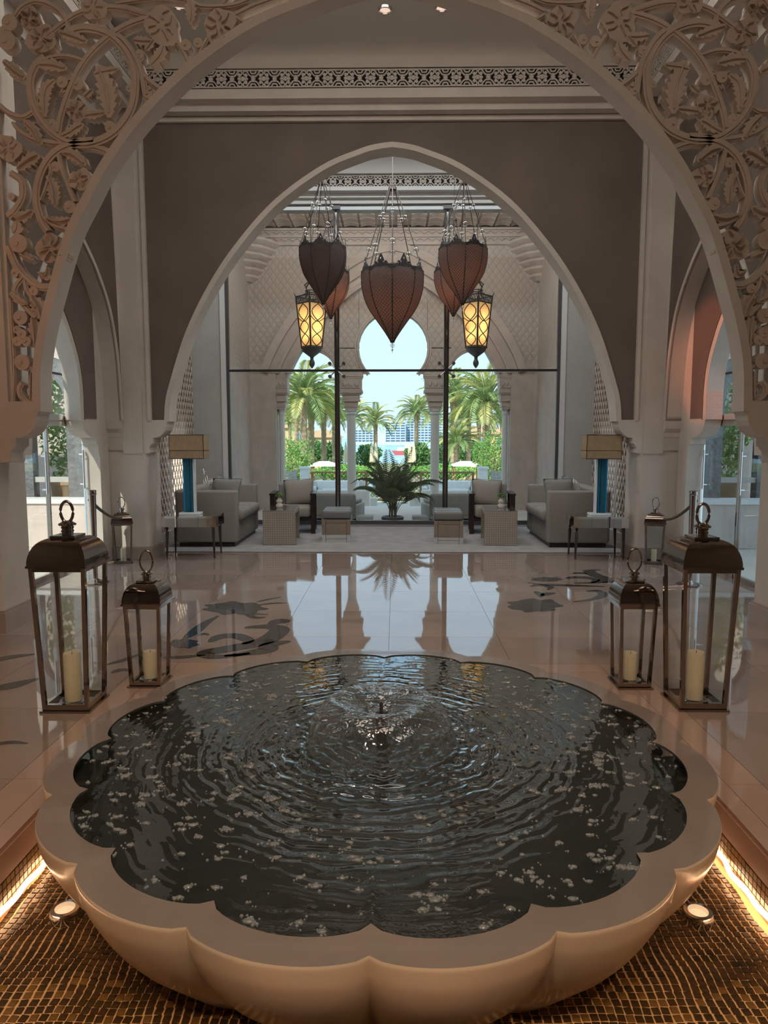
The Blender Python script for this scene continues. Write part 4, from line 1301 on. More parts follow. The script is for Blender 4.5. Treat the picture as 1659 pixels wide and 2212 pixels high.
# centre: split the horseshoe into the upper half and the two curls under it
up_ = [p for p in cen if p[1] >= 3.32 - 1e-6]
fill(up_)
lo_l = [p for p in cen if p[1] <= 3.32 + 1e-6 and p[0] < 0]
ty.band(lo_l, [(-1.19, p[1]) for p in lo_l], y0, y1)
ty.band([(-p[0], p[1]) for p in lo_l], [(1.19, p[1]) for p in lo_l], y0, y1)
for s in (-1, 1):
    ty.band([(s * 0.70, 3.32), (s * 1.19, 3.32)], [(s * 0.70, topz(.7) + .1), (s * 1.19, topz(1.19) + .1)], y0, y1)
    ty.box(min(s * 2.25, s * 2.42), max(s * 2.25, s * 2.42), y0, y1, 2.80, 3.0)
tyo = ty.build('tympanum', 'plaster_scales', veo)
uvbox(tyo)
for cv, d in ((lef, .05), (rig, .05), (cen, .05), (lef, .09), (rig, .09), (cen, .09)):
    MB().band(offset(cv, d - .045), offset(cv, d - .012), y0 - 0.02 - (0.02 if d < .06 else 0), y0 + .02).build('opening_moulding', 'plaster_pink', veo, 40)
# columns with stepped capitals
def column(x, hw_top, r, label, hw_side=None):
    c = thing('veranda_column', label, 'column', (x, YE + 0.15, 0), 0, 'veranda columns', 'structure')
    zc = [(2.80, 2.73, 1.0), (2.73, 2.70, .95), (2.70, 2.46, .90), (2.46, 2.40, .97), (2.40, 2.37, .86), (2.37, 2.27, .72), (2.27, 2.23, .76), (2.23, 2.12, .58), (2.12, 2.07, .52)]
    for z1, z0, k in zc:
        h = max(hw_top * k, r * 1.1)
        MB().box(-h, h, -0.17 * k - .02, 0.17 * k + .02, z0, z1).build('capital_step', 'plaster_pink', c)
    MB().box(-hw_top * .78, hw_top * .78, -0.185, -0.17, 2.50, 2.66).build('carved_block', 'plaster_pink', c)
    for q in range(3):
        xx = (q - 1) * hw_top * .5
        MB().ball((xx, -0.185, 2.58), (hw_top * .2, .02, .06), 10, 6).build('carving', 'plaster_pink', c, 180)
    MB().lathe([(r * 1.35, 2.07), (r * 1.35, 2.04), (r * 1.1, 2.02), (r * 1.25, 1.98), (r, 1.95)], 20, cap=False).build('neck_ring', 'plaster_white', c, 40)
    MB().lathe([(r * 1.08, 0.18), (r, 0.3), (r * .97, 1.95)], 24).build('shaft', 'plaster_white', c, 60)
    MB().lathe([(r * 1.7, 0.0), (r * 1.7, .08), (r * 1.3, .12), (r * 1.45, .16), (r * 1.08, .19)], 20).build('foot', 'plaster_white', c, 40)
column(-0.87, 0.245, 0.092, 'slender pale column left of the central veranda opening')
column(0.87, 0.245, 0.092, 'slender pale column right of the central veranda opening')
column(-2.32, 0.16, 0.060, 'engaged pale column at the far left of the arcade')
column(2.32, 0.16, 0.060, 'engaged pale column at the far right of the arcade')
# side walls of the veranda
for s, wd in ((-1, 'left'), (1, 'right')):
    m = MB().box(min(s * 2.93, s * 3.05), max(s * 2.93, s * 3.05), 12.4, YE, 2.80, 6.6)
    o = struct(m, 'wall_veranda_' + wd, 'plaster_scales', 'scale patterned %s end wall of the veranda' % wd, 'wall')
    uvbox(o)
    MB().box(min(s * 2.925, s * 3.05), max(s * 2.925, s * 3.05), 12.4, YE, 0, 2.80).build('lower_wall', 'plaster_pink', o)
    # stalactite bracket in the corner
    b = thing('corner_bracket', 'stepped stalactite bracket in the upper %s corner of the veranda' % wd, 'bracket', (s * 2.93, YE - 0.04, 0), 0, 'veranda corner brackets', 'structure')
    zb = 4.60
    for k in range(6):
        w0, w1 = 0.12 + 0.095 * k, 0.12 + 0.095 * (k + 1)
        def kite(w): return [(0, 0), (-s * w, 0), (-s * w * .62, -w * .62), (0, -w)]
        z0 = zb + k * 0.128
        lo_, mi, hi = kite(w0 * .9), kite(w1), kite(w1)
        m = MB()
        m.frustum([(p[0], p[1], z0) for p in lo_], [(p[0], p[1], z0 + .08) for p in mi])
        m.frustum([(p[0], p[1], z0 + .08) for p in mi], [(p[0], p[1], z0 + .128) for p in hi])
        m.build('tier', 'plaster_pink', b)
# cornice of small arches and coffered cove
vc = MB()
vc.box(-2.93, 2.93, YE - 0.14, YE, 5.31, 5.36).box(-2.93, 2.93, YE - 0.20, YE, 5.44, 5.48).box(-2.93, 2.93, YE - 0.10, YE, 5.36, 5.44)
vc.box(-2.93, 2.93, YE - 0.26, YE, 5.56, 5.60).box(-2.93, 2.93, YE - 0.16, YE, 5.48, 5.56)
vco = struct(vc, 'trim_7', 'plaster_pink', 'carved cornice with rows of small arches on the veranda wall', 'cornice')
scal = MB().prism([(-.075, .08), (-.075, .02)] + [(-.075 + .15 * k / 8, .02 - .0 + .045 * math.sin(PI * k / 8)) for k in range(1, 8)] + [(.075, .02), (.075, .08)], -0.03, 0.0).mesh('small_arch', 'plaster_pink')
for row, (y, z) in enumerate([(YE - 0.11, 5.36), (YE - 0.17, 5.48)]):
    for i in range(38):
        link('small_arch', scal, vco, (-2.85 + i * 0.154, y, z))
def cove_pt(u, t):   # t 0 at wall .. 1 at flat ceiling
    return (YE - 0.26 - 2.30 * t, 5.60 + 0.05 * t)
cb = MB().grid(lambda u, v: (-3.0 + 6.0 * u, cove_pt(0, v)[0], cove_pt(0, v)[1] + 0.045), 1, 2)
cb.box(-3.4, 3.4, YW + .15, YE, 5.74, 5.80)
cbo = struct(cb, 'ceiling_veranda', 'plaster_pink', 'coffered cove ceiling of the veranda', 'ceiling', 40)
cof_cache = {}
rows = 9
for j in range(rows):
    t0, t1 = j / rows + .018, (j + 1) / rows
    (ya, za), (yb, zb_) = cove_pt(0, t0), cove_pt(0, t1)
    cw = 0.285
    m = MB()
    N = 5
    for i in range(N):
        x0, x1 = -cw / 2 + cw * i / N, -cw / 2 + cw * (i + 1) / N
        b0, b1 = 0.03 * math.sin(PI * i / N), 0.03 * math.sin(PI * (i + 1) / N)
        m.add([(x0, ya, za + b0), (x1, ya, za + b1), (x1, yb, zb_ + b1), (x0, yb, zb_ + b0), (x0, ya, za + .06), (x1, ya, za + .06), (x1, yb, zb_ + .06), (x0, yb, zb_ + .06)],
              [(0, 3, 2, 1), (4, 5, 6, 7), (0, 1, 5, 4), (1, 2, 6, 5), (2, 3, 7, 6), (3, 0, 4, 7)])
    me = m.mesh('coffer', 'plaster_pink')
    for i in range(18):
        x = -2.78 + i * 0.327
        if abs(x) < 0.17: continue
        link('coffer', me, cbo, (x, 0, 0))
for x in (-0.13, 0.13):
    for j in range(14):
        t0 = j / 14
        y, z = cove_pt(0, t0)
        MB().box(x - .05, x + .05, y - .05, y + .02, z - .012, z + .03).build('moulding', 'plaster_pink', cbo)

# =================================================================== OBJECTS
# ---- candle lanterns
def rrect(c, hx, hy, z):
    return [(-hx, -hy, z), (hx, -hy, z), (hx, hy, z), (-hx, hy, z)]
def lantern(label, loc, base, top, zb, zr, zc, zn, zh, group, candle=None, clabel='', slabel='', rz=0.0):
    """base/top half widths; zb base top, zr eave, zc roof plate, zn neck top, zh handle top"""
    t = thing('candle_lantern', label, 'lantern', loc, rz, group)
    b, tp = base, top
    MB().frustum(rrect(0, b + .012, b + .012, 0.0), rrect(0, b + .012, b + .012, 0.012)).build('base_plate', 'steel_dark', t)
    MB().frustum(rrect(0, b - .004, b - .004, 0.012), rrect(0, b - .004, b - .004, zb * .55)).build('base_tray', 'steel_dark', t)
    p = max(0.010, b * 0.085)
    for sx_ in (-1, 1):
        for sy_ in (-1, 1):
            def sq(h, z, ins=0.0):
                x, y = sx_ * (h - p), sy_ * (h - p)
                return [(x - p, y - p, z), (x + p, y - p, z), (x + p, y + p, z), (x - p, y + p, z)]
            MB().frustum(sq(b, 0.012), sq(tp, zr)).build('post', 'steel_dark', t)
    for k in range(4):
        ca, sa = [(1, 0), (0, 1), (-1, 0), (0, -1)][k]
        def rot(x, y, z): return (x * ca - y * sa, x * sa + y * ca, z)
        m = MB().frustum([rot(*q) for q in [(-b + 2 * p, -b, .012), (b - 2 * p, -b, .012), (b - 2 * p, -b + 2 * p, .012), (-b + 2 * p, -b + 2 * p, .012)]], [rot(*q) for q in [(-b + 2 * p, -b, zb), (b - 2 * p, -b, zb), (b - 2 * p, -b + 2 * p, zb), (-b + 2 * p, -b + 2 * p, zb)]])
        m.build('bottom_rail', 'steel_dark', t)
        m = MB().frustum([rot(*q) for q in [(-tp + 2 * p, -tp, zr - .02), (tp - 2 * p, -tp, zr - .02), (tp - 2 * p, -tp + p, zr - .02), (-tp + 2 * p, -tp + p, zr - .02)]], [rot(*q) for q in [(-tp + 2 * p, -tp, zr), (tp - 2 * p, -tp, zr), (tp - 2 * p, -tp + p, zr), (-tp + 2 * p, -tp + p, zr)]])
        m.build('top_rail', 'steel_dark', t)
        bi, ti = b - p, tp - p
        m = MB().add([rot(-bi + p, -bi, zb), rot(bi - p, -bi, zb), rot(ti - p, -ti, zr - .02), rot(-ti + p, -ti, zr - .02)], [(0, 1, 2, 3)])
        m.build('pane', 'glass', t, fix=False)
    # curved hip roof
    cp = tp * 0.40
    prof = []
    for k in range(9):
        a = PI / 2 * k / 8
        prof.append((cp + (tp + .006 - cp) * math.cos(a) ** .85 if k < 8 else cp, zr + 0.012 + (zc - zr - .012) * math.sin(a) ** 1.0))
    prof = [(tp + .010, zr), (tp + .010, zr + .012)] + prof
    vs, fs = [], []
    for h, z in prof: vs += rrect(0, h, h, z)
    for i in range(len(prof) - 1):
        for k in range(4):
            fs.append((i * 4 + k, i * 4 + (k + 1) % 4, (i + 1) * 4 + (k + 1) % 4, (i + 1) * 4 + k))
    fs.append((len(vs) - 4, len(vs) - 3, len(vs) - 2, len(vs) - 1))
    MB().add(vs, fs).build('roof', 'steel_dark', t, 32)
    MB().frustum(rrect(0, cp * 1.12, cp * 1.12, zc), rrect(0, cp * 1.12, cp * 1.12, zc + .012)).build('cap_plate', 'steel_dark', t)
    rn = cp * .50
    MB().lathe([(rn, zc + .012), (rn, zn - .018)], 20).build('chimney', 'steel_dark', t, 40)
    for k in range(10):
        a = 2 * PI * k / 10
        for z in (zc + .012 + (zn - zc) * .25, zc + .012 + (zn - zc) * .5):
            MB().ball((rn * math.cos(a), rn * math.sin(a), z), (.0045, .0045, .0045), 6, 4).build('vent_hole', 'void_shade', t)
    MB().lathe([(rn * .9, zn - .02), (rn * 1.5, zn - .016), (rn * 1.55, zn - .008), (rn * 1.05, zn), (rn * .8, zn + .008), (0, zn + .008)], 20).build('collar', 'steel_dark', t, 50)
    hp = []
    hw = (zh - zn) * .30
    for k in range(17):
        a = -PI / 2 + .38 + (2 * PI - .76) * k / 16
        hp.append((hw * math.cos(a) * (1 if True else 0), 0.0, zn + (zh - zn) * .5 + (zh - zn) * .5 * math.sin(a)))
    MB().tube(hp, 0.0085 * (tp / .15), 8).build('handle', 'steel_dark', t, 60)
    if candle:
        dx, dy, r, h = candle
        c = thing('pillar_candle', clabel, 'candle', (loc[0] + dx, loc[1] + dy, loc[2] + zb * .55 + .012), 0, 'pillar candles')
        prof = [(r * .98, 0), (r, .01), (r, h - .006), (r * .93, h), (r * .75, h - .006), (0, h - .012)]
        MB().lathe(prof, 28).build('wax', 'candle_wax', c, 40)
        MB().tube([(0, 0, h - .013), (.002, 0, h + .006)], .0015, 6).build('wick', 'wick', c)
        d = thing('candle_plate', slabel, 'plate', (loc[0] + dx, loc[1] + dy, loc[2] + zb * .55 + .001), 0, 'glass candle plates')
        MB().lathe([(0, 0), (r * 1.35, 0.0), (r * 1.65, .010), (r * 1.6, .012), (r * 1.3, .004), (0, .004)], 32).build('dish', 'crystal', d, 50)
    return t
G1, G2, G3 = 'tall lanterns by the fountain', 'small lanterns by the fountain', 'lanterns in the far corners'
lantern('tall steel candle lantern standing left of the fountain bowl', (-1.757, 3.86, 0), 0.126, 0.152, .045, .805, .955, 1.035, 1.15, G1, (0.0, -0.02, .046, .27), 'thick ivory candle inside the tall lantern left of the bowl', 'round glass plate under the candle of the tall left lantern')
lantern('tall steel candle lantern standing right of the fountain bowl', (1.740, 3.935, 0), 0.126, 0.152, .045, .795, .945, 1.02, 1.135, G1, (-.01, -.02, .046, .27), 'thick ivory candle inside the tall lantern right of the bowl', 'round glass plate under the candle of the tall right lantern')
lantern('small steel candle lantern just behind the left rim of the bowl', (-1.458, 4.225, 0), 0.094, 0.110, .035, .505, .632, .690, .82, G2, (.0, .01, .040, .165), 'short ivory candle inside the small left lantern', 'round glass plate under the candle of the small left lantern')
lantern('small steel candle lantern just behind the right rim of the bowl', (1.480, 4.245, 0), 0.094, 0.110, .035, .512, .640, .698, .835, G2, (.0, .01, .040, .165), 'short ivory candle inside the small right lantern', 'round glass plate under the candle of the small right lantern')
lantern('distant steel lantern beside the left column of the second arch', (-3.215, 8.40, 0), 0.095, 0.115, .035, .48, .60, .66, .79, G3, (0, 0, .03, .14), 'small candle in the distant left lantern', 'glass plate in the distant left lantern', .35)
lantern('distant steel lantern beside the right column of the second arch', (3.13, 8.45, 0), 0.095, 0.115, .035, .48, .60, .66, .79, G3, (0, 0, .03, .14), 'small candle in the distant right lantern', 'glass plate in the distant right lantern', -.35)

# ---- rope posts at the doors
for s, wd in ((-1, 'left'), (1, 'right')):
    t = thing('rope_post', 'polished tapered rope post in front of the %s glass door' % wd, 'rope post', (s * 3.045, 7.2, 0), 0, 'rope posts')
    MB().lathe([(.13, 0), (.13, .012), (.05, .03), (.022, .05), (.022, .10), (.036, .90), (.037, .92)], 24).build('post', 'steel_dark', t, 40)
    MB().lathe([(.041, .915), (.045, .92), (.041, .93), (.041, .955), (.046, .96), (.03, .965), (0, .96)], 24).build('cap', 'steel_dark', t, 40)
    pts = [(s * (3.085 + .13 * k / 12), 7.22 + 1.40 * k / 12, .86 - .34 * k / 12 - .08 * math.sin(PI * k / 12)) for k in range(13)]
    tag(MB().tube(pts, .016, 8).build('barrier_rope', 'rope', None, 60), 'brown barrier rope hanging from the %s rope post' % wd, 'rope', 'barrier ropes')

# ---- carpet
cp_ = softbox(-3.05, 3.05, 9.19, 11.86, 0.0005, 0.014, .004, 2)
tag(cp_.build('carpet', 'carpet', None, 40), 'pale grey carpet under the lounge seats', 'carpet')

ZK = 0.014
# ---- sofas
def pillow(w, h, d):
    m = MB()
    def fn(u, v):
        a, b = u * 2 - 1, v * 2 - 1
        e = (1 - abs(a) ** 2.6) ** .5 * (1 - abs(b) ** 2.6) ** .5
        pin = 1 - .07 * (1 - abs(a)) * abs(b) ** 2
        pin2 = 1 - .07 * (1 - abs(b)) * abs(a) ** 2
        return a * w / 2 * pin2, b * h / 2 * pin, e * d / 2
    n = 12
    m.grid(lambda u, v: fn(u, v), n, n)
    m.grid(lambda u, v: (fn(u, v)[0], fn(u, v)[1], -fn(u, v)[2]), n, n)
    return m
def add_pillow(label, loc, rot, size, mt, group='sofa cushions'):
    t = thing('cushion', label, 'cushion', loc, 0, group)
    t.rotation_euler = rot
    pillow(*size).build('cover', mt, t, 180)
    w, h = size[0] / 2, size[1] / 2
    MB().tube([(-w, -h, 0), (w, -h, 0), (w, h, 0), (-w, h, 0), (-w, -h, 0)], .005, 6).build('piping', mt, t)
    return t
for s, wd in ((-1, 'left'), (1, 'right')):
    t = thing('sofa', 'grey upholstered two-seat sofa on the %s side of the lounge' % wd, 'sofa', (s * 2.5, 10.32, ZK), 0, 'lounge sofas')
    def sb(x0, x1, *a, r=.035): return softbox(min(-s * x0, -s * x1), max(-s * x0, -s * x1), *a, r)
    # local +x' points to the middle of the room (seat side)
    sb(-.44, -.24, -.76, .76, .06, .775).build('backrest', 'sofa_fabric', t, 50)
    sb(-.42, .40, -.77, -.60, .06, .765, r=.03).build('arm', 'sofa_fabric', t, 50)
    sb(-.42, .40, .60, .77, .06, .765, r=.03).build('arm', 'sofa_fabric', t, 50)
    sb(-.30, .38, -.61, .61, .05, .36, r=.015).build('base', 'sofa_fabric', t, 50)
    for y0, y1 in ((-.605, -.003), (.003, .605)):
        sb(-.26, .46, y0, y1, .345, .495, r=.055).build('seat_cushion', 'sofa_fabric', t, 50)
    sb(-.40, .36, -.72, .72, 0, .05, r=.004).build('plinth', 'dark_wood', t)
    bx0 = s * 2.5 + s * .10
    add_pillow('dark grey square cushion by the near arm of the %s sofa' % wd, (s * 2.30, 9.80, .735), (PI / 2 - .25, 0, s * .35), (.46, .40, .14), 'cushion_grey')
    add_pillow('patterned grey cushion leaning against the back of the %s sofa' % wd, (s * 2.60, 10.55, .73), (PI / 2 - .3, 0, s * 1.2), (.46, .42, .13), 'cushion_grey')
    add_pillow('white patterned cushion in the corner of the %s sofa' % wd, (s * 2.62, 10.08, .72), (PI / 2 - .3, 0, s * 1.35), (.42, .38, .12), 'cushion_white')

# ---- armchairs
for s, wd in ((-1, 'left'), (1, 'right')):
    t = thing('armchair', 'dark wooden armchair with grey cushions on the %s side by the window' % wd, 'armchair', (s * 1.53, 10.88, ZK), -s * .08, 'lounge armchairs')
    for q in (-1, 1):
        x = q * .31
        for y in (.03, .62):
            MB().box(x - .035, x + .035, y - .035, y + .035, 0, .60).build('leg', 'dark_wood', t)
        MB().box(x - .045, x + .045, -.01, .68, .60, .625).build('arm_rest', 'dark_wood', t)
        MB().box(x - .03, x + .03, .06, .60, .02, .06).build('rail', 'dark_wood', t)
        sp_ = MB().box(x - .012, x + .012, .06, .60, .10, .58).build('woven_side', 'woven_panel', t)
        uvbox(sp_)
    MB().box(-.29, .29, .02, .62, .20, .25).build('seat_frame', 'dark_wood', t)
    softbox(-.275, .275, .0, .58, .25, .42, .05).build('seat_cushion', 'cushion_taupe', t, 50)
    softbox(-.26, .26, .56, .68, .30, .745, .03).build('backrest', 'dark_wood' if False else 'sofa_fabric', t, 50)
    add_pillow('large grey back cushion on the %s armchair' % wd, (s * 1.53 - s * .035, 11.36, .62), (PI / 2 - .22, s * .06, -s * .05), (.48, .42, .16), 'cushion_taupe', 'armchair cushions')

# ---- mother of pearl tables with vases
for s, wd, xc in ((-1, 'left', -1.575), (1, 'right', 1.515)):
    t = thing('pearl_table', 'mosaic covered waterfall table with glass top on the %s side of the carpet' % wd, 'table', (xc, 10.1, ZK), s * .06 * -1, 'pearl mosaic tables')
    for nm, b in (('top', (-.225, .225, -.38, .38, .425, .475)), ('side_panel', (-.225, .225, -.38, -.335, 0, .425)), ('side_panel', (-.225, .225, .335, .38, 0, .425))):
        o = MB().box(*b).build(nm, 'pearl_mosaic', t); uvbox(o)
    MB().box(-.225, .225, -.38, -.335, -.001, .012).build('foot', 'chrome', t)
    MB().box(-.222, .222, -.377, .377, .476, .486).build('glass_top', 'crystal', t)
    vx, vy = xc + s * .03, 10.08
    v = thing('vase', 'white double gourd vase on the %s mosaic table' % wd, 'vase', (vx, vy, ZK + .487), 0, 'white vases')
    MB().lathe([(.03, 0), (.045, .012), (.052, .035), (.035, .06), (.03, .066), (.046, .085), (.044, .105), (.024, .125), (.022, .14), (.03, .148)], 24, cap=False).build('body', 'ceramic_white', v, 60)
    f = thing('posy', 'tight green posy in the vase on the %s mosaic table' % wd, 'flowers', (vx, vy, ZK + .487 + .14), 0, 'green posies')
    rr = random.Random(5)
    for k in range(26):
        a = rr.random() * 2 * PI; e = rr.random() * PI / 2
        p = (.045 * math.cos(e) * math.cos(a), .045 * math.cos(e) * math.sin(a), .02 + .038 * math.sin(e))
        MB().ball(p, .016, 7, 5).build('blossom', 'flower_green', f, 180)
    MB().tube([(0, 0, -.09), (0, 0, .02)], .012, 6).build('stem', 'palm_stem', f)

# ---- mirrored stools
for s, wd, loc in ((-1, 'left', (-.795, 10.29, ZK)), (1, 'right', (.795, 10.15, ZK))):
    t = thing('mirror_stool', 'cube stool with mirrored sides and grey leather seat on the %s' % wd, 'stool', loc, -s * .02, 'mirrored stools')
    MB().box(-.195, .195, -.295, .295, 0, .33).build('body', 'iron_grey', t)
    for (x0, x1, y0, y1) in [(-.2, .2, -.303, -.295), (-.2, .2, .295, .303), (-.203, -.195, -.3, .3), (.195, .203, -.3, .3)]:
        if x1 - x0 > .1:
            for (a0, a1, b0, b1) in [(x0, x0 + .05, .0, .33), (x1 - .05, x1, .0, .33), (x0 + .055, x1 - .055, .0, .05), (x0 + .055, x1 - .055, .055, .275), (x0 + .055, x1 - .055, .28, .33)]:
                MB().box(a0, a1, y0, y1, b0, b1).build('mirror_panel', 'mirror', t)
        else:
            for (a0, a1) in ((-.3, -.15), (-.145, .145), (.15, .3)):
                MB().box(x0, x1, a0, a1, 0, .33).build('mirror_panel', 'mirror', t)
    softbox(-.205, .205, -.305, .305, .335, .455, .035).build('seat_pad', 'leather_grey', t, 50)
    for y in (-.12, .12):
        MB().tube([(-.2, y, .456), (.2, y, .456)], .006, 6).build('seam', 'leather_grey', t)

# ---- mirrored side tables with lamps
for s, wd, xc in ((-1, 'left', -2.50), (1, 'right', 2.565)):
    t = thing('side_table', 'mirrored side table on thin dark legs in the %s of the archway' % wd, 'side table', (xc, 8.91, 0), -s * 0.02, 'mirrored side tables')
    MB().box(-.325, .325, -.215, .215, .397, .520).build('apron', 'iron_grey', t)
    for k in range(3):
        MB().box(-.33 + .22 * k + .001, -.33 + .22 * (k + 1) - .001, -.223, -.215, .395, .522).build('mirror_panel', 'mirror', t)
    for q in (-1, 1):
        MB().box(min(q * .325, q * .333), max(q * .325, q * .333), -.22, .22, .395, .522).build('mirror_panel', 'mirror', t)
    MB().box(-.335, .335, -.225, .225, .522, .530).build('mirror_top', 'mirror', t)
    for qx in (-1, 1):
        for qy in (-1, 1):
            x, y = qx * .285, qy * .185
            MB().tube([(x, y, .395), (x, y, .37), (x, y, .33), (x + qx * .01, y, 0)], [.016, .019, .02, .010], 10).build('leg', 'dark_wood', t, 50)
    lx, ly = xc - s * .03 * 0 - (.02 if s < 0 else -.02) * -1 * 0 + (-.03 if s < 0 else .03) * 1, 8.90
    l = thing('table_lamp', 'table lamp with brown box shade and blue acrylic column on the %s side table' % wd, 'lamp', (lx, ly, .531), 0, 'blue table lamps')
    softbox(-.13, .13, -.085, .085, 0, .03, .006).build('base', 'acrylic_white', l, 40)
    for x0, x1, mt_ in ((-.075, -.058, 'acrylic_bright'), (-.056, .006, 'acrylic_blue'), (.012, .045, 'acrylic_blue'), (.047, .068, 'acrylic_white')):
        a_, b_ = -s * -1 * x0, -s * -1 * x1
        a_, b_ = (x0, x1) if s < 0 else (-x1, -x0)
        softbox(a_, b_, -.04, .04, .03, .71, .003).build('column', mt_, l, 40)
    sh = MB()
    a, b, c, d = -.215, .215, -.13, .13
    for (x0, x1, y0, y1) in [(a, b, c, c + .006), (a, b, d - .006, d), (a, a + .006, c, d), (b - .006, b, c, d)]:
        sh.box(x0, x1, y0, y1, .705, .995)
    sh.build('shade', 'shade_linen', l)
    MB().box(a, b, c, d, .80, .806).build('diffuser', 'shade_linen', l)
    for z in (.700, .992):
        m = MB()
        for (x0, x1, y0, y1) in [(a - .002, b + .002, c - .002, c + .004), (a - .002, b + .002, d - .004, d + .002), (a - .002, a + .004, c, d), (b - .004, b + .002, c, d)]:
            m.box(x0, x1, y0, y1, z, z + .008)
        m.build('shade_trim', 'dark_wood', l)

# ---- pendant lamps
def make_pendant():
    t = thing('pendant_lamp', 'x', 'pendant lamp', (0, 0, 0), 0, 'mesh pendant lamps')
    NP = 8
    # unit lamp: radius 1 at the widest; z 0 = rim
    pr = [(0.985, 0.0), (1.0, -.18), (0.985, -.42), (.93, -.70), (.83, -.98), (.68, -1.25), (.50, -1.50), (.32, -1.75), (.17, -1.97), (.075, -2.13), (.05, -2.20)]
    pc = [(p.x, p.y) for p in catmull([(a, b, 0) for a, b in pr], 3)]
    def P(r, z, a): return (r * math.cos(a), r * math.sin(a), z)
    off = PI / NP
    for k in range(NP):
        a0, a1 = 2 * PI * k / NP - PI / 2, 2 * PI * (k + 1) / NP - PI / 2
        m = MB(); uvs = []
        nu = 4
        arc = 0
        rows = []
        for i, (r, z) in enumerate(pc):
            if i: arc += math.hypot(r - pc[i - 1][0], z - pc[i - 1][1])
            rows.append((r, z, arc))
        vs = []
        for (r, z, s_) in rows:
            for j in range(nu + 1):
                q = j / nu
                f = 1 - .045 * math.sin(PI * q) * 0
                A, B = Vector(P(r, z, a0)), Vector(P(r, z, a1))
                p = A.lerp(B, q)
                bul = 1 + .05 * math.sin(PI * q)
                vs.append((p.x * bul, p.y * bul, p.z)); uvs.append(((q - .5) * r * .78 * 8.5, s_ * 8.5))
        fs = [(i * (nu + 1) + j, i * (nu + 1) + j + 1, (i + 1) * (nu + 1) + j + 1, (i + 1) * (nu + 1) + j) for i in range(len(rows) - 1) for j in range(nu)]
        m.add(vs, fs)
        o = m.build('mesh_panel', 'lamp_mesh', t, 180, fix=False)
        l = o.data.uv_layers.new(name='uv')
        for lp in o.data.loops: l.data[lp.index].uv = uvs[lp.vertex_index]
        MB().tube([P(r * 1.003, z, a0) for r, z in pc], .016, 6).build('rib', 'iron', t, 60)
        # pierced crest on the rim
        A, B = Vector(P(1.0, 0, a0)), Vector(P(1.0, 0, a1))
        L = (B - A).length
        e = (B - A).normalized()
        crest = [(0, -.05), (0, .06), (.10, .05), (.18, .09), (.26, .18), (.34, .16), (.40, .28), (.46, .37), (.5, .42), (.54, .37), (.60, .28), (.66, .16), (.74, .18), (.82, .09), (.90, .05), (1, .06), (1, -.05)]
        nr = Vector((math.cos((a0 + a1) / 2), math.sin((a0 + a1) / 2), 0)) * .012
        N = len(crest)
        vs = [tuple(A + e * (c[0] * L) + Vector((0, 0, c[1])) + nr) for c in crest] + [tuple(A + e * (c[0] * L) + Vector((0, 0, c[1])) - nr) for c in crest]
        fs = [tuple(range(N)), tuple(range(2 * N - 1, N - 1, -1))] + [(i, (i + 1) % N, (i + 1) % N + N, i + N) for i in range(N)]
        cr = MB().add(vs, fs).build('crest', 'iron', t)
        for q, h, sz in ((.5, .22, .075), (.37, .12, .045), (.63, .12, .045), (.24, .08, .035), (.76, .08, .035)):
            c = A + e * (q * L) + Vector((0, 0, h))
            MB().ball(tuple(c + nr * 1.0), (sz * .55, sz * .55, sz), 8, 6).build('crystal_drop', 'crystal', cr, 180)
        # beaded suspension rods
        if k % 2 == 0 or k in (3, 5, 7):
            pt = P(.97, .05, a0)
            tp_ = (pt[0] * .12, pt[1] * .12, 2.60)
            MB().tube([pt, tp_], .016, 6).build('rod', 'brass_wire', t, 60)
            for f_ in (.26, .66):
                q = Vector(pt).lerp(Vector(tp_), f_ + (.04 if k % 4 == 0 else 0))
                MB().ball(tuple(q), .105 if f_ < .5 else .085, 12, 8).build('glass_bead', 'crystal', t, 180)
    MB().lathe([(.05, 2.52), (.13, 2.56), (.13, 2.64), (.05, 2.70), (.012, 2.72)], 16).build('crown', 'brass_wire', t, 50)
    MB().ball((0, 0, -2.29), .075, 12, 8).build('finial_ball', 'crystal', t, 180)
    MB().lathe([(.012, -2.2), (.012, -2.40), (.04, -2.43), (.012, -2.46), (.0, -2.54)], 8).build('finial', 'chrome', t, 50)
    MB().lathe([(.96, -.01), (.96, .0), (.2, .02), (.0, .02)], 16, a0=-PI / 2).build('inner_plate', 'iron', t)
    return t
pend = make_pendant()
specs = [((0, 10.5, 3.835), 0.445, 'largest mesh pendant lamp hanging in the middle of the arch', 26),
         ((-.925, 9.8, 3.985), 0.325, 'near mesh pendant lamp left of the middle one', 1),
         ((.942, 9.8, 3.975), 0.325, 'near mesh pendant lamp right of the middle one', 14),
         ((-.955, 11.25, 3.985), 0.305, 'far mesh pendant lamp behind the near left one', 30),
         ((.935, 11.25, 4.005), 0.300, 'far mesh pendant lamp behind the near right one', 22)]
for i, (loc, sc, lab, en) in enumerate(specs):
    o = pend if i == 0 else copy_tree(pend)
    o.location = loc
    o.scale = (sc, sc, sc)
    if i: o.rotation_euler = (0, 0, PI / 8 * (i % 2))
    o['label'] = lab
    zt = loc[2] + 2.72 * sc
    MB().tube([(0, 0, 2.70), (0, 0, (ZL - loc[2]) / sc)], .012, 6).build('chain', 'brass_wire', o)
    light('pendant_bulb', 'POINT', (loc[0], loc[1], loc[2] - .8 * sc), en * .055, (1.0, 0.50, 0.30), shadow_soft_size=.06 * sc / .4)

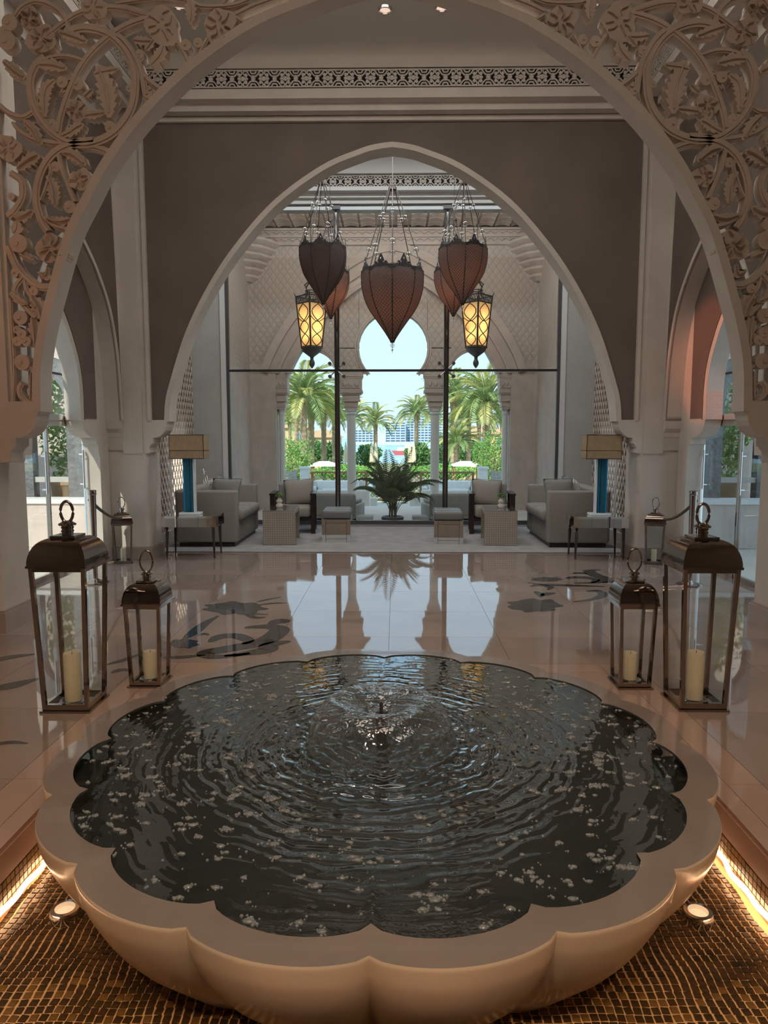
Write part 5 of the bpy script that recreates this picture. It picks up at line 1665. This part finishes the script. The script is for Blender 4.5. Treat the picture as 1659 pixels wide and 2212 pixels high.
# ---- amber lanterns on the veranda
def amber(label, x):
    t = thing('amber_lantern', label, 'lantern', (x, 13.4, 0), 0, 'amber veranda lanterns')
    zt, zb = 4.06, 3.14
    ht, hb = .285, .185      # half diagonals of the square plan
    def cor(k, h): 
        a = -PI / 2 + k * PI / 2
        return Vector((h * math.cos(a), h * math.sin(a), 0))
    for k in range(4):
        A0, B0, A1, B1 = cor(k, hb), cor(k + 1, hb), cor(k, ht), cor(k + 1, ht)
        def Q(u, v, off=0.0):
            p = A0.lerp(B0, u).lerp(A1.lerp(B1, u), v)
            nr = Vector(((A1 + B1).x, (A1 + B1).y, 0)).normalized() * off
            return (p.x + nr.x, p.y + nr.y, zb + (zt - zb) * v)
        MB().add([Q(0, .03), Q(1, .03), Q(1, .86), Q(0, .86)], [(0, 1, 2, 3)]).build('amber_pane', 'amber_glass', t, fix=False)
        MB().tube([Q(0, 0), Q(0, 1.0)], .017, 6).build('post', 'iron', t)
        MB().tube([Q(0, 1.0), (A1.x * 1.12, A1.y * 1.12, zt + .07)], [.015, .004], 6).build('horn', 'iron', t)
        for v in (0.02, .86, 1.0):
            MB().tube([Q(0, v), Q(1, v)], .013, 6).build('bar', 'iron', t)
        for c0, amp in ((.18, 1), (.50, 1), (.80, 1)):
            pass
        # interlaced pointed arches
        for v0, v1 in ((.03, .26), (.26, .52), (.52, .84)):
            pts1 = [Q(.5 - .38 * math.sin(PI * k2 / 10) , v0 + (v1 - v0) * k2 / 10, .008) for k2 in range(11)]
            pts2 = [Q(.5 + .38 * math.sin(PI * k2 / 10) , v0 + (v1 - v0) * k2 / 10, .008) for k2 in range(11)]
            MB().tube(pts1, .009, 5).build('tracery', 'iron', t, 60)
            MB().tube(pts2, .009, 5).build('tracery', 'iron', t, 60)
        for sgn in (0, 1):
            pts = [Q((1 - sgn) * (0 + .5 * k2 / 8 ** 1.0) + sgn * (1 - .5 * k2 / 8), .60 - .10 * math.sin(PI / 2 * k2 / 8) , .008) for k2 in range(9)]
            MB().tube(pts, .008, 5).build('tracery', 'iron', t, 60)
        for q in range(9):
            u0 = q / 8
            if q < 8:
                MB().tube([Q(u0, .87, .004), Q(u0 + .125, .99, .004)], .006, 4).build('gallery_bar', 'iron', t)
                MB().tube([Q(u0 + .125, .87, .004), Q(u0, .99, .004)], .006, 4).build('gallery_bar', 'iron', t)
    MB().lathe([(.19, zb - .02), (.21, zb), (.19, zb + .03)], 4, a0=-PI / 2).build('base_frame', 'iron_grey', t)
    MB().lathe([(.19, zb - .02), (.17, zb - .07), (.09, zb - .13), (.035, zb - .17), (.03, zb - .21), (.055, zb - .27), (.05, zb - .31), (.02, zb - .36), (0, zb - .38)], 12).build('drop_finial', 'iron_grey', t, 50)
    for k in range(4):
        a = -PI / 4 + k * PI / 2
        MB().tube([(.2 * math.cos(a), .2 * math.sin(a), zt), (.10 * math.cos(a), .10 * math.sin(a), zt + .06), (.10 * math.cos(a), .10 * math.sin(a), zt + .10), (.15 * math.cos(a), .15 * math.sin(a), zt + .19), (.06 * math.cos(a), .06 * math.sin(a), zt + .26), (0, 0, zt + .27)], .014, 6).build('crown_strap', 'iron', t, 60)
    MB().lathe([(.11, zt + .09), (.12, zt + .10), (.11, zt + .11)], 12, cap=False).build('crown_ring', 'iron', t)
    MB().tube([(0, 0, zt + .27), (0, 0, 5.62)], .011, 6).build('rod', 'iron', t)
    MB().lathe([(.012, 5.47), (.03, 5.52), (.035, 5.555), (.08, 5.585), (.09, 5.60), (0, 5.60)], 14).build('ceiling_cup', 'iron', t, 50)
    for dx, z in ((-.05, 3.42), (.06, 3.62), (.05, 3.40), (-.04, 3.66)):
        MB().ball((dx, dx * .4, z), .022, 8, 6).build('bulb', 'bulb_warm', t, 180)
    for z in (3.4, 3.68):
        light('amber_bulb', 'POINT', (x, 13.4, z), 3.3, (1.0, .70, .40), shadow_soft_size=.03)
    return t
amber('glowing amber glass lantern hanging on the left of the veranda', -1.50)
amber('glowing amber glass lantern hanging on the right of the veranda', 1.53)
t = thing('ceiling_speaker', 'round white speaker grille in the lounge ceiling', 'speaker', (.40, 11.15, ZL - .003), 0)
MB().lathe([(.13, 0), (.13, -.008), (.12, -.012), (0, -.012)], 32).build('grille', 'plaster_white', t, 40)

# ---- potted palm behind the glass
def frond_mesh(L, nleaf, lw, ll, droop, mt, fold=.5):
    """arched rachis along +x rising then drooping, with leaflets"""
    m = MB()
    e0, bend = droop
    pts_ = [Vector((0, 0, 0))]
    for k in range(40):
        e = math.radians(e0 - bend * ((k + .5) / 40) ** 1.4)
        pts_.append(pts_[-1] + Vector((math.cos(e), 0, math.sin(e))) * L / 40)
    def C(t):
        x = max(0.0, min(1.0, t)) * 40; i = min(39, int(x)); return pts_[i].lerp(pts_[i + 1], x - i)
    m.tube([C(k / 10) for k in range(11)], [max(.0012, .006 * L * (1 - .85 * k / 10)) for k in range(11)], 4)
    for i in range(nleaf):
        t = .30 + .70 * (i + .5) / nleaf
        p = C(t); d = (C(min(1, t + .02)) - C(t - .02)).normalized()
        l = ll * (math.sin(PI * (t * .82 + .12)) ** .7)
        for sgn in (-1, 1):
            out = (Vector((0, sgn, 0)) * .85 + d * (.55 + .5 * t) + Vector((0, 0, .12 - fold * .5))).normalized()
            tip = p + out * l + Vector((0, 0, -l * .28))
            mid = p + out * l * .5 + Vector((0, 0, .0))
            wv = d.cross(out).cross(out).normalized() * lw
            m.add([p, mid + wv, tip, mid - wv], [(0, 1, 2), (0, 2, 3)])
    return m.mesh('frond', mt)
t = thing('potted_palm', 'feathery potted palm just outside the middle of the window', 'potted plant', (0.0, 12.50, 0.0))
MB().lathe([(.15, 0), (.19, .03), (.20, .10), (.185, .11), (.16, .09), (0, .085)], 24).build('pot', 'pot_dark', t, 40)
fms = [frond_mesh(1.15, 19, .0042, .24, (84, 75), 'palm_leaf'), frond_mesh(1.15, 19, .0042, .24, (76, 105), 'palm_leaf'), frond_mesh(1.1, 18, .0042, .23, (68, 130), 'palm_leaf'), frond_mesh(1.2, 20, .0042, .22, (88, 45), 'palm_leaf')]
rr = random.Random(21)
for k in range(38):
    a = 2 * PI * k / 38 + rr.uniform(-.2, .2)
    f = link('frond', fms[rr.choice((0, 0, 1, 1, 2, 3, 3))], t)
    f.location = (.05 * math.cos(a), .05 * math.sin(a), rr.uniform(.08, .28))
    sc = rr.uniform(.68, 1.06)
    f.scale = (sc, sc, sc)
    f.rotation_euler = (rr.uniform(-.1, .1), rr.uniform(-.08, .08), a)
for k in range(7):
    a = 2 * PI * k / 7
    MB().tube([(.06 * math.cos(a), .06 * math.sin(a), .08), (.05 * math.cos(a), .05 * math.sin(a), .45), (.03 * math.cos(a), .03 * math.sin(a), .85)], [.014, .011, .006], 6).build('stalk', 'palm_stem', t, 60)

# =================================================================== OUTDOORS
ZT = -0.45
struct(MB().box(-9, 9, 15.5, 21.3, ZT - .2, ZT), 'floor_terrace', 'terrace', 'sunlit paved terrace beyond the veranda', 'floor')
struct(MB().box(-3.5, 3.5, 15.5, 15.8, ZT, -.22), 'floor_step', 'terrace', 'pale stone step from veranda to terrace', 'step')
def ground(u, v):
    y = 21.3 + (150 - 21.3) * v
    return (-90 + 180 * u, y, ZT - .3 - 3.2 * min(1, v * 2.2))
struct(MB().grid(ground, 2, 12), 'floor_garden', 'soil', 'garden ground sloping towards the sea', 'ground', 180)
tag(MB().add([(-1500, 140, -6), (1500, 140, -6), (1500, 3500, -6), (-1500, 3500, -6)], [(0, 1, 2, 3)]).build('sea', 'sea', None, fix=False), 'strip of pale blue sea behind the garden', 'sea', kind='stuff')
# railing
ZR = .49
rl = thing('railing', 'low terrace railing with wooden top rail and lattice infill', 'railing', (0, 21, 0))
MB().box(-2.43, 2.36, -.04, .04, ZR - .05, ZR).build('top_rail', 'wood_rail', rl)
MB().box(-2.43, 2.36, -.03, .03, ZT + .08, ZT + .12).build('bottom_rail', 'wood_rail', rl)
for x in (-2.40, -.8, .8, 2.33):
    MB().box(x - .035, x + .035, -.035, .035, ZT, ZR - .05).build('post', 'wood_rail', rl)
lt = MB()
k = -2.9
while k < 2.9:
    for sg in (1, -1):
        x0, z0, x1, z1 = k, ZT + .12, k + sg * .8, ZR - .05
        if min(x0, x1) > -2.4 and max(x0, x1) < 2.33: lt.tube([(x0, 0, z0), (x1, 0, z1)], .008, 4)
    k += .13
o = lt.build('lattice', 'brass_wire', rl, fix=False); o['kind'] = 'stuff'
for s, wd in ((-1, 'left'), (1, 'right')):
    g = thing('garden_pier', 'pale square pier at the %s end of the terrace railing' % wd, 'pier', (s * 2.62, 21, ZT), 0, 'garden piers')
    MB().box(-.13, .13, -.13, .13, 0, 1.02).build('shaft', 'canvas_white', g)
    MB().box(-.16, .16, -.16, .16, 1.02, 1.08).build('cap', 'canvas_white', g)
    fe = thing('garden_gate', 'grey slatted wooden gate beside the %s pier' % wd, 'gate', (s * 2.85, 21, ZT), 0, 'garden gates')
    for k in range(9):
        MB().box(min(0, s * 1.2), max(0, s * 1.2), -.02, .02, .06 + k * .10, .145 + k * .10).build('slat', 'fence_grey', fe)
    for x in (0.04, 1.16):
        MB().box(s * x - .04, s * x + .04, -.03, .03, 0, 1.0).build('post', 'fence_grey', fe)
# wicker seats
def wicker(label, loc, rz, w=1.5, d=.8):
    t = thing('wicker_sofa', label, 'sofa', loc, rz, 'white wicker sofas')
    softbox(-w / 2, w / 2, -d / 2, d / 2, .03, .30, .03).build('base', 'wicker_white', t, 50)
    softbox(-w / 2, w / 2, d / 2 - .14, d / 2, .30, .72, .04).build('backrest', 'wicker_white', t, 50)
    for s in (-1, 1):
        softbox(min(s * w / 2, s * (w / 2 - .14)), max(s * w / 2, s * (w / 2 - .14)), -d / 2, d / 2 - .14, .30, .58, .03).build('arm', 'wicker_white', t, 50)
    softbox(-w / 2 + .15, w / 2 - .15, -d / 2 + .02, d / 2 - .15, .30, .43, .04).build('seat_cushion', 'canvas_white', t, 50)
    softbox(-w / 2 + .17, w / 2 - .17, d / 2 - .30, d / 2 - .15, .43, .74, .05).build('back_cushion', 'canvas_white', t, 50)
wicker('white wicker sofa left of the palm near the railing', (-1.55, 19.8, ZT), 0)
wicker('white wicker sofa right of the palm near the railing', (1.55, 19.8, ZT), 0)
wicker('white wicker sofa with its back to the window left of the palm', (-1.2, 16.9, ZT), PI, 1.3)
wicker('white wicker sofa with its back to the window right of the palm', (1.3, 16.9, ZT), PI, 1.3)
for s, wd in ((-1, 'left'), (1, 'right')):
    t = thing('veranda_seat', 'grey upholstered low seat on the veranda %s of the palm' % wd, 'seat', (s * .98, 13.0, 0), s * .2, 'veranda seats')
    softbox(-.40, .40, -.35, .35, .04, .30, .04).build('base', 'plaster_grey', t, 50)
    softbox(-.40, .40, -.42, -.28, .10, .50, .05).build('backrest', 'sofa_fabric', t, 50)
    softbox(-.36, .36, -.28, .33, .30, .38, .04).build('seat_cushion', 'plaster_grey', t, 50)
    for q in (-1, 1):
        MB().box(q * .34 - .03, q * .34 + .03, -.3, .3, 0, .04).build('foot', 'dark_wood', t)
    t = thing('side_pouf', 'low pale square pouf on the veranda floor %s of the palm' % wd, 'pouf', (s * .50, 12.75, 0), 0, 'veranda poufs')
    softbox(-.15, .15, -.18, .18, .02, .10, .02).build('pad', 'plaster_grey', t, 50)
    MB().box(-.13, .13, -.16, .16, 0, .02).build('foot', 'dark_wood', t)
    t = thing('terrace_lantern', 'small white lantern on the terrace %s of the palm' % wd, 'lantern', (s * .55, 18.2, ZT), 0, 'terrace lanterns')
    MB().box(-.13, .13, -.13, .13, 0, .40).build('plinth', 'wicker_white', t)
    for qx in (-1, 1):
        for qy in (-1, 1):
            MB().box(qx * .08 - .012, qx * .08 + .012, qy * .08 - .012, qy * .08 + .012, .40, .70).build('post', 'canvas_white', t)
    MB().frustum(rrect(0, .11, .11, .70), rrect(0, .03, .03, .80)).build('roof', 'chrome', t)
    MB().tube([(.05 * math.cos(PI * k / 8 * 2), 0, .85 + .05 * math.sin(PI * k / 8 * 2)) for k in range(9)], .006, 5).build('handle', 'chrome', t)

# leafy shrubs
def leaf_cloud(rx, ry, rz_, n, size, mt, seed, name='foliage'):
    rr = random.Random(seed)
    m = MB()
    for i in range(n):
        while True:
            p = Vector((rr.uniform(-1, 1), rr.uniform(-1, 1), rr.uniform(-1, 1)))
            if .35 < p.length < 1: break
        f = 1 + .18 * math.sin(5 * p.x + seed) * math.sin(4 * p.z + 2 * seed)
        c = Vector((p.x * rx * f, p.y * ry * f, p.z * rz_ * f))
        a = Vector((rr.gauss(0, 1), rr.gauss(0, 1), rr.gauss(0, 1))).normalized()
        b = a.cross(Vector((rr.gauss(0, 1), rr.gauss(0, 1), rr.gauss(0, 1)))).normalized()
        s_ = size * rr.uniform(.6, 1.3)
        m.add([c - a * s_, c + b * s_ * .4, c + a * s_, c - b * s_ * .4], [(0, 1, 2, 3)])
    return m.mesh(name, mt)
def shrub(name, label, px, py, Y, wpx, hpx, n, size, mt, seed, cat='shrub', group='garden shrubs'):
    c = at(px, py, Y)
    k = (c - CAM).length / F
    rx, rz_ = wpx / 2 * k, hpx / 2 * k
    t = thing(name, label, cat, (c.x, c.y, c.z - rz_), 0, group)
    o = link('foliage', leaf_cloud(rx, rx * .8, rz_, n, size, mt, seed), t, (0, 0, rz_)); o['kind'] = 'stuff'
    MB().tube([(0, 0, -.6), (0, 0, rz_)], rx * .06, 6).build('trunk', 'date_trunk', t)
    for q in range(4):
        a = q * PI / 2 + .4
        MB().tube([(0, 0, rz_ * .3), (rx * .5 * math.cos(a), rx * .4 * math.sin(a), rz_ * 1.3)], rx * .03, 5).build('branch', 'date_trunk', t)
shrub('leafy_bush', 'big bright green bush at the left edge of the arcade view', 634, 1000, 24, 92, 112, 3600, .045, 'bush_leaf', 1)
shrub('leafy_bush', 'big bright green bush at the right edge of the arcade view', 1068, 990, 24, 92, 112, 3600, .045, 'bush_leaf', 2)
shrub('frangipani_bush', 'dark flowering bush left of the palm pair', 795, 985, 62, 60, 52, 1500, .16, 'bush_leaf_dark', 3)
shrub('frangipani_bush', 'dark flowering bush in the middle right of the sea view', 905, 985, 62, 70, 56, 1800, .16, 'bush_leaf_dark', 4)
shrub('frangipani_bush', 'dark flowering bush behind the right column', 960, 980, 60, 72, 62, 1800, .16, 'bush_leaf_dark', 5)
shrub('frangipani_bush', 'dark flowering bush behind the left mullion', 718, 985, 60, 60, 60, 1500, .16, 'bush_leaf_dark', 6)
shrub('frangipani_bush', 'dark bush under the left palms', 688, 975, 64, 50, 50, 1200, .16, 'bush_leaf_dark', 7)
shrub('frangipani_bush', 'dark bush under the right palms', 1010, 975, 64, 60, 52, 1400, .16, 'bush_leaf_dark', 8)
shrub('clipped_hedge', 'low light green hedge behind the left half of the railing', 745, 1018, 40, 160, 30, 2600, .10, 'bush_leaf', 9, 'hedge')
shrub('clipped_hedge', 'low light green hedge behind the right half of the railing', 955, 1018, 40, 170, 30, 2600, .10, 'bush_leaf', 10, 'hedge')

# date palms
rr = random.Random(33)
def date_frond(L, seed, mt):
    r2 = random.Random(seed)
    m = MB()
    dr = r2.uniform(.55, .8)
    def C(t): return Vector((L * (t - .18 * t * t), 0, L * (.55 * t - dr * t * t)))
    m.tube([C(k / 6) for k in range(7)], [.035 * (1 - .8 * k / 6) for k in range(7)], 4)
    n = 26
    for i in range(n):
        t = .12 + .88 * (i + .5) / n
        p = C(t); d = (C(min(1, t + .02)) - C(t - .02)).normalized()
        l = L * .20 * (math.sin(PI * (t * .8 + .15)) ** .6)
        for sgn in (-1, 1):
            out = (Vector((0, sgn, 0)) * .7 + d * .75 + Vector((0, 0, .25 * r2.random()))).normalized()
            tip = p + out * l + Vector((0, 0, -l * .15))
            wv = Vector((0, 0, 1)).cross(out).normalized() * L * .011
            mid = p + out * l * .45
            m.add([p, mid + wv, tip, mid - wv], [(0, 1, 2), (0, 2, 3)])
    return m.mesh('frond', mt)
dfm = [date_frond(2.9, s_, mt) for s_, mt in ((1, 'date_leaf'), (2, 'date_leaf_green'), (3, 'date_leaf'), (4, 'date_leaf_green'))]
def trunk_mesh():
    m = MB()
    prof = []
    for k in range(41):
        t = k / 40
        r = .27 + (.05 if k % 2 else 0) + (.16 * max(0, t - .86) / .14) + .05 * (1 - t)
        prof.append((r, t))
    m.lathe(prof, 10)
    return m.mesh('trunk', 'date_trunk', 40)
tkm = trunk_mesh()
def date_palm(label, px, pycrown, Y, base_z, size=1.0, n=30):
    c = at(px, pycrown, Y)
    t = thing('date_palm', label, 'palm tree', (c.x, c.y, base_z), 0, 'date palms in the garden')
    h = c.z - base_z
    tk = link('trunk', tkm, t); tk.scale = (size * .62, size * .62, h)
    for k in range(n):
        f = link('frond', dfm[rr.randrange(4)], t, (0, 0, h - .05))
        lvl = (k + .5) / n
        a = k * 2.399 + rr.uniform(-.2, .2)
        sc = size * rr.uniform(.85, 1.1)
        f.scale = (sc, sc, sc)
        f.rotation_euler = (rr.uniform(-.25, .25), -(.95 * (1 - lvl) ** 1.0) + .55 * lvl * 1.1 - .1, a)
date_palm('thick tall date palm inside the left opening of the arcade', 655, 858, 46, -3.4, 1.2, 38)
date_palm('second thick date palm just right of the first in the left opening', 672, 888, 50, -3.4, 1.1, 36)
date_palm('slimmer date palm beside the left mullion', 699, 880, 52, -3.4, .95)
date_palm('date palm half hidden behind the left mullion', 722, 892, 56, -3.4)
date_palm('small distant date palm at the left edge of the arcade view', 626, 915, 75, -3.4, .85, 24)
date_palm('date palm behind the left column', 762, 905, 66, -3.4, 1.0, 26)
date_palm('date palm in the middle of the view left of the hotel', 811, 912, 72, -3.4, 1.0)
date_palm('date palm standing alone before the blue hotel', 900, 892, 72, -3.4, 1.05, 34)
date_palm('tall date palm just right of the right mullion', 981, 862, 50, -3.4, 1.15, 36)
date_palm('slender date palm in the middle of the right opening', 1013, 890, 52, -3.4, .9)
date_palm('thick date palm towards the right edge of the arcade view', 1052, 868, 44, -3.4, 1.25, 38)
date_palm('low bushy date palm in front of the right palms', 986, 955, 42, -3.4, .75)
date_palm('distant date palm at the right edge of the arcade view', 1085, 910, 70, -3.4, 1.0, 24)
date_palm('distant date palm between the right column and mullion', 945, 900, 80, -3.4, .95, 24)
date_palm('distant date palm between the left palms', 640, 880, 68, -3.4, 1.0, 24)
date_palm('distant date palm between the right palms', 1035, 905, 72, -3.4, 1.0, 24)

# closed parasols, cabanas
def parasol(label, px, Y):
    c = at(px, 1008, Y)
    t = thing('closed_parasol', label, 'parasol', (c.x, Y, c.z), 0, 'closed cream parasols')
    MB().tube([(0, 0, -.5), (0, 0, 2.0)], .03, 6).build('pole', 'wood_rail', t)
    prof = [(.20, .35), (.19, .7), (.16, 1.1), (.10, 1.6), (.03, 1.95), (0, 2.0)]
    MB().lathe(prof, 8).build('folded_canopy', 'canvas_cream', t, 40)
    MB().lathe([(.175, .95), (.18, 1.0), (.17, 1.05)], 8, cap=False).build('tie', 'canvas_cream', t)
for lab, px in (('closed cream parasol left of the left column', 747), ('left one of two closed parasols left of the palm', 803), ('right one of two closed parasols left of the palm', 812), ('left one of two closed parasols right of the palm', 885), ('right one of two closed parasols right of the palm', 894)):
    parasol(lab, px, 58)
def cabana(label, px, s):
    c = at(px, 1022, 36)
    t = thing('cabana', label, 'cabana', (c.x, 36, c.z), 0, 'white cabanas')
    for qx in (-1, 1):
        for qy in (-1, 1):
            MB().box(qx * .62 - .03, qx * .62 + .03, qy * .6 - .03, qy * .6 + .03, -1.2, .42).build('post', 'wood_rail', t)
    MB().frustum([(-.70, -.7, .42), (.70, -.7, .42), (.70, .7, .42), (-.70, .7, .42)], [(-.25, -.2, .60), (.25, -.2, .60), (.25, .2, .60), (-.25, .2, .60)]).build('roof', 'canvas_white', t)
    MB().box(-.70, .70, -.7, .7, .36, .42).build('valance', 'canvas_white', t)
cabana('white roofed cabana among the left palms', 700, -1)
cabana('white roofed cabana among the right palms', 1006, 1)
# villas
def villa(label, px, py, Y, w, h):
    c = at(px, py, Y)
    t = thing('villa', label, 'house', (c.x, Y, c.z), 0, 'villas behind the palms')
    MB().box(-w / 2, w / 2, -3, 3, -h - 6, 0).build('wall', 'villa_wall', t)
    MB().frustum([(-w / 2 - .4, -3.4, 0), (w / 2 + .4, -3.4, 0), (w / 2 + .4, 3.4, 0), (-w / 2 - .4, 3.4, 0)], [(-w / 4, -.5, 1.1), (w / 4, -.5, 1.1), (w / 4, .5, 1.1), (-w / 4, .5, 1.1)]).build('roof', 'villa_roof', t)
    for k in range(3):
        x = -w / 2 + w * (k + .5) / 3
        MB().box(x - .3, x + .3, -3.06, -3.0, -1.8, -.5).build('window', 'hotel_glass', t)
villa('ochre villa with tiled roof behind the left palms', 618, 925, 92, 6, 3)
villa('ochre villa partly hidden between the left palms', 700, 945, 112, 5, 3)
villa('ochre villa with flat tiled roof behind the right palms', 1035, 938, 96, 7, 3)
# hotel on the other shore
ht = thing('seaside_hotel', 'large blue glass hotel with white grid facade across the water', 'hotel', (0, 700, -6))
def block(x0, x1, ztop, d, nf, nb):
    MB().box(x0, x1, d, d + 30, 0, ztop).build('glass_body', 'hotel_glass', ht)
    for i in range(nf + 1):
        z = ztop * i / nf
        MB().box(x0 - .4, x1 + .4, d - 1.2, d, z - .45, z + .45).build('floor_slab', 'hotel_hazy_white', ht)
    for i in range(nb + 1):
        x = x0 + (x1 - x0) * i / nb
        MB().box(x - .4, x + .4, d - 1.0, d, 0, ztop).build('fin', 'hotel_hazy_white', ht)
block(-40, -18, 14.5, 4, 6, 6)
block(-19, 10, 22, 0, 9, 6)
block(8, 64, 31, 10, 12, 16)
MB().box(-17, -9, -2, 0, 0, 24).build('tower', 'hotel_hazy_white', ht)
MB().box(-45, 70, -6, -2, 0, 3.0).build('podium', 'hotel_hazy_white', ht)
b = thing('motor_yacht', 'white and red motor yacht on the water below the hotel', 'boat', (9, 300, -6))
MB().frustum([(-9, -2, 0), (9, -2, 0), (9, 2, 0), (-9, 2, 0)], [(-10.5, -2.4, 1.8), (10.5, -2.4, 1.8), (10.5, 2.4, 1.8), (-10.5, 2.4, 1.8)]).build('hull', 'boat_red', b)
MB().box(-8, 7, -1.6, 1.6, 1.8, 3.2).build('cabin', 'canvas_white', b)
MB().box(-5, 3, -1.2, 1.2, 3.2, 4.2).build('bridge', 'canvas_white', b)

# ---- porches seen through the side doors
for s, wd in ((-1, 'left'), (1, 'right')):
    def bx(x0, x1, *a): return MB().box(min(s * x0, s * x1), max(s * x0, s * x1), *a)
    po = struct(bx(3.5, 9.5, 5.4, 12.4, -.12, -.005), 'floor_porch_' + wd, 'terrace', 'pale stone floor of the %s porch behind the glass door' % wd, 'floor')
    # far wall of the porch with an arched, dark framed opening
    cx_, hw_ = 5.32, .57
    Yp = 11.0
    ar = [(s * (cx_ + hw_ * math.cos(PI - PI * k / 20)), 1.95 + .78 * math.sin(PI * k / 20) ** .8) for k in range(21)]
    m = MB()
    m.band(ar, [(x, 4.4) for x, z in ar], Yp, Yp + .3)
    m.box(min(s * 4.38, s * (cx_ - hw_)), max(s * 4.38, s * (cx_ - hw_)), Yp, Yp + .3, 0, 4.4)
    m.box(min(s * (cx_ + hw_), s * 9.5), max(s * (cx_ + hw_), s * 9.5), Yp, Yp + .3, 0, 4.4)
    m.box(min(s * (cx_ - hw_), s * (cx_ + hw_)), max(s * (cx_ - hw_), s * (cx_ + hw_)), Yp, Yp + .3, 0, .55)
    w = struct(m, 'wall_porch_' + wd, 'plaster_pink', 'pink plaster porch wall behind the %s glass door' % wd, 'wall')
    fr_ = [(x + (s * cx_ - x) * .52, 1.95 + (z - 1.95) * .60) for x, z in ar]
    MB().band(ar, fr_, Yp + .02, Yp + .2).build('arch_frame', 'stone_dark', w, 40)
    for q in (-1, 1):
        x0, x1 = cx_ + q * hw_, cx_ + q * hw_ * .48
        MB().box(min(s * x0, s * x1), max(s * x0, s * x1), Yp + .02, Yp + .2, .55, 1.95).build('carved_jamb', 'stone_dark', w)
    MB().box(min(s * (cx_ - .4), s * (cx_ + .4)), max(s * (cx_ - .4), s * (cx_ + .4)), Yp + .05, Yp + .15, .80, .88).build('crossbar', 'fence_grey', w)
    bx(3.6, 8.5, 9.6, 9.9, 0, .60).build('parapet', 'plaster_pink', w)
    bx(3.58, 8.5, 9.57, 9.93, .60, .66).build('parapet_cap', 'plaster_white', w)
    struct(bx(3.62, 4.4, 5.4, 11.3, 4.4, 4.5), 'ceiling_porch_' + wd, 'plaster_pink', 'ceiling of the %s porch' % wd, 'ceiling')
    pl = thing('planter', 'terracotta planter behind the opening of the %s porch' % wd, 'planter', (s * 5.4, 11.75, 0), 0, 'porch planters')
    MB().lathe([(.18, 0), (.26, .7), (.28, .72), (.28, .80), (.24, .80), (.22, .7), (0, .68)], 20).build('pot', 'terracotta', pl, 40)
    tr = thing('porch_shrub', 'bright leafy shrub seen through the %s porch opening' % wd, 'shrub', (s * 5.5, 13.2, 0), 0, 'porch shrubs')
    o = link('foliage', leaf_cloud(1.1, .7, 1.5, 3800, .07, 'bush_leaf', 40 + s), tr, (0, 0, 1.7)); o['kind'] = 'stuff'
    MB().tube([(0, 0, 0), (0, 0, 1.2)], .05, 6).build('trunk', 'date_trunk', tr)
    gw = thing('bright_wall', 'added low white wall that shows bright through the lattice on the %s of the lounge' % wd, 'wall', (s * 4.1, 12.6, 0), 0, 'added bright walls')  # white block added outside so the lattice opening shows bright
    MB().box(-.45, .45, -.1, .1, 0, 1.0).build('wall_body', 'canvas_white', gw)
    MB().box(-.48, .48, -.13, .13, 1.0, 1.05).build('coping', 'canvas_white', gw)
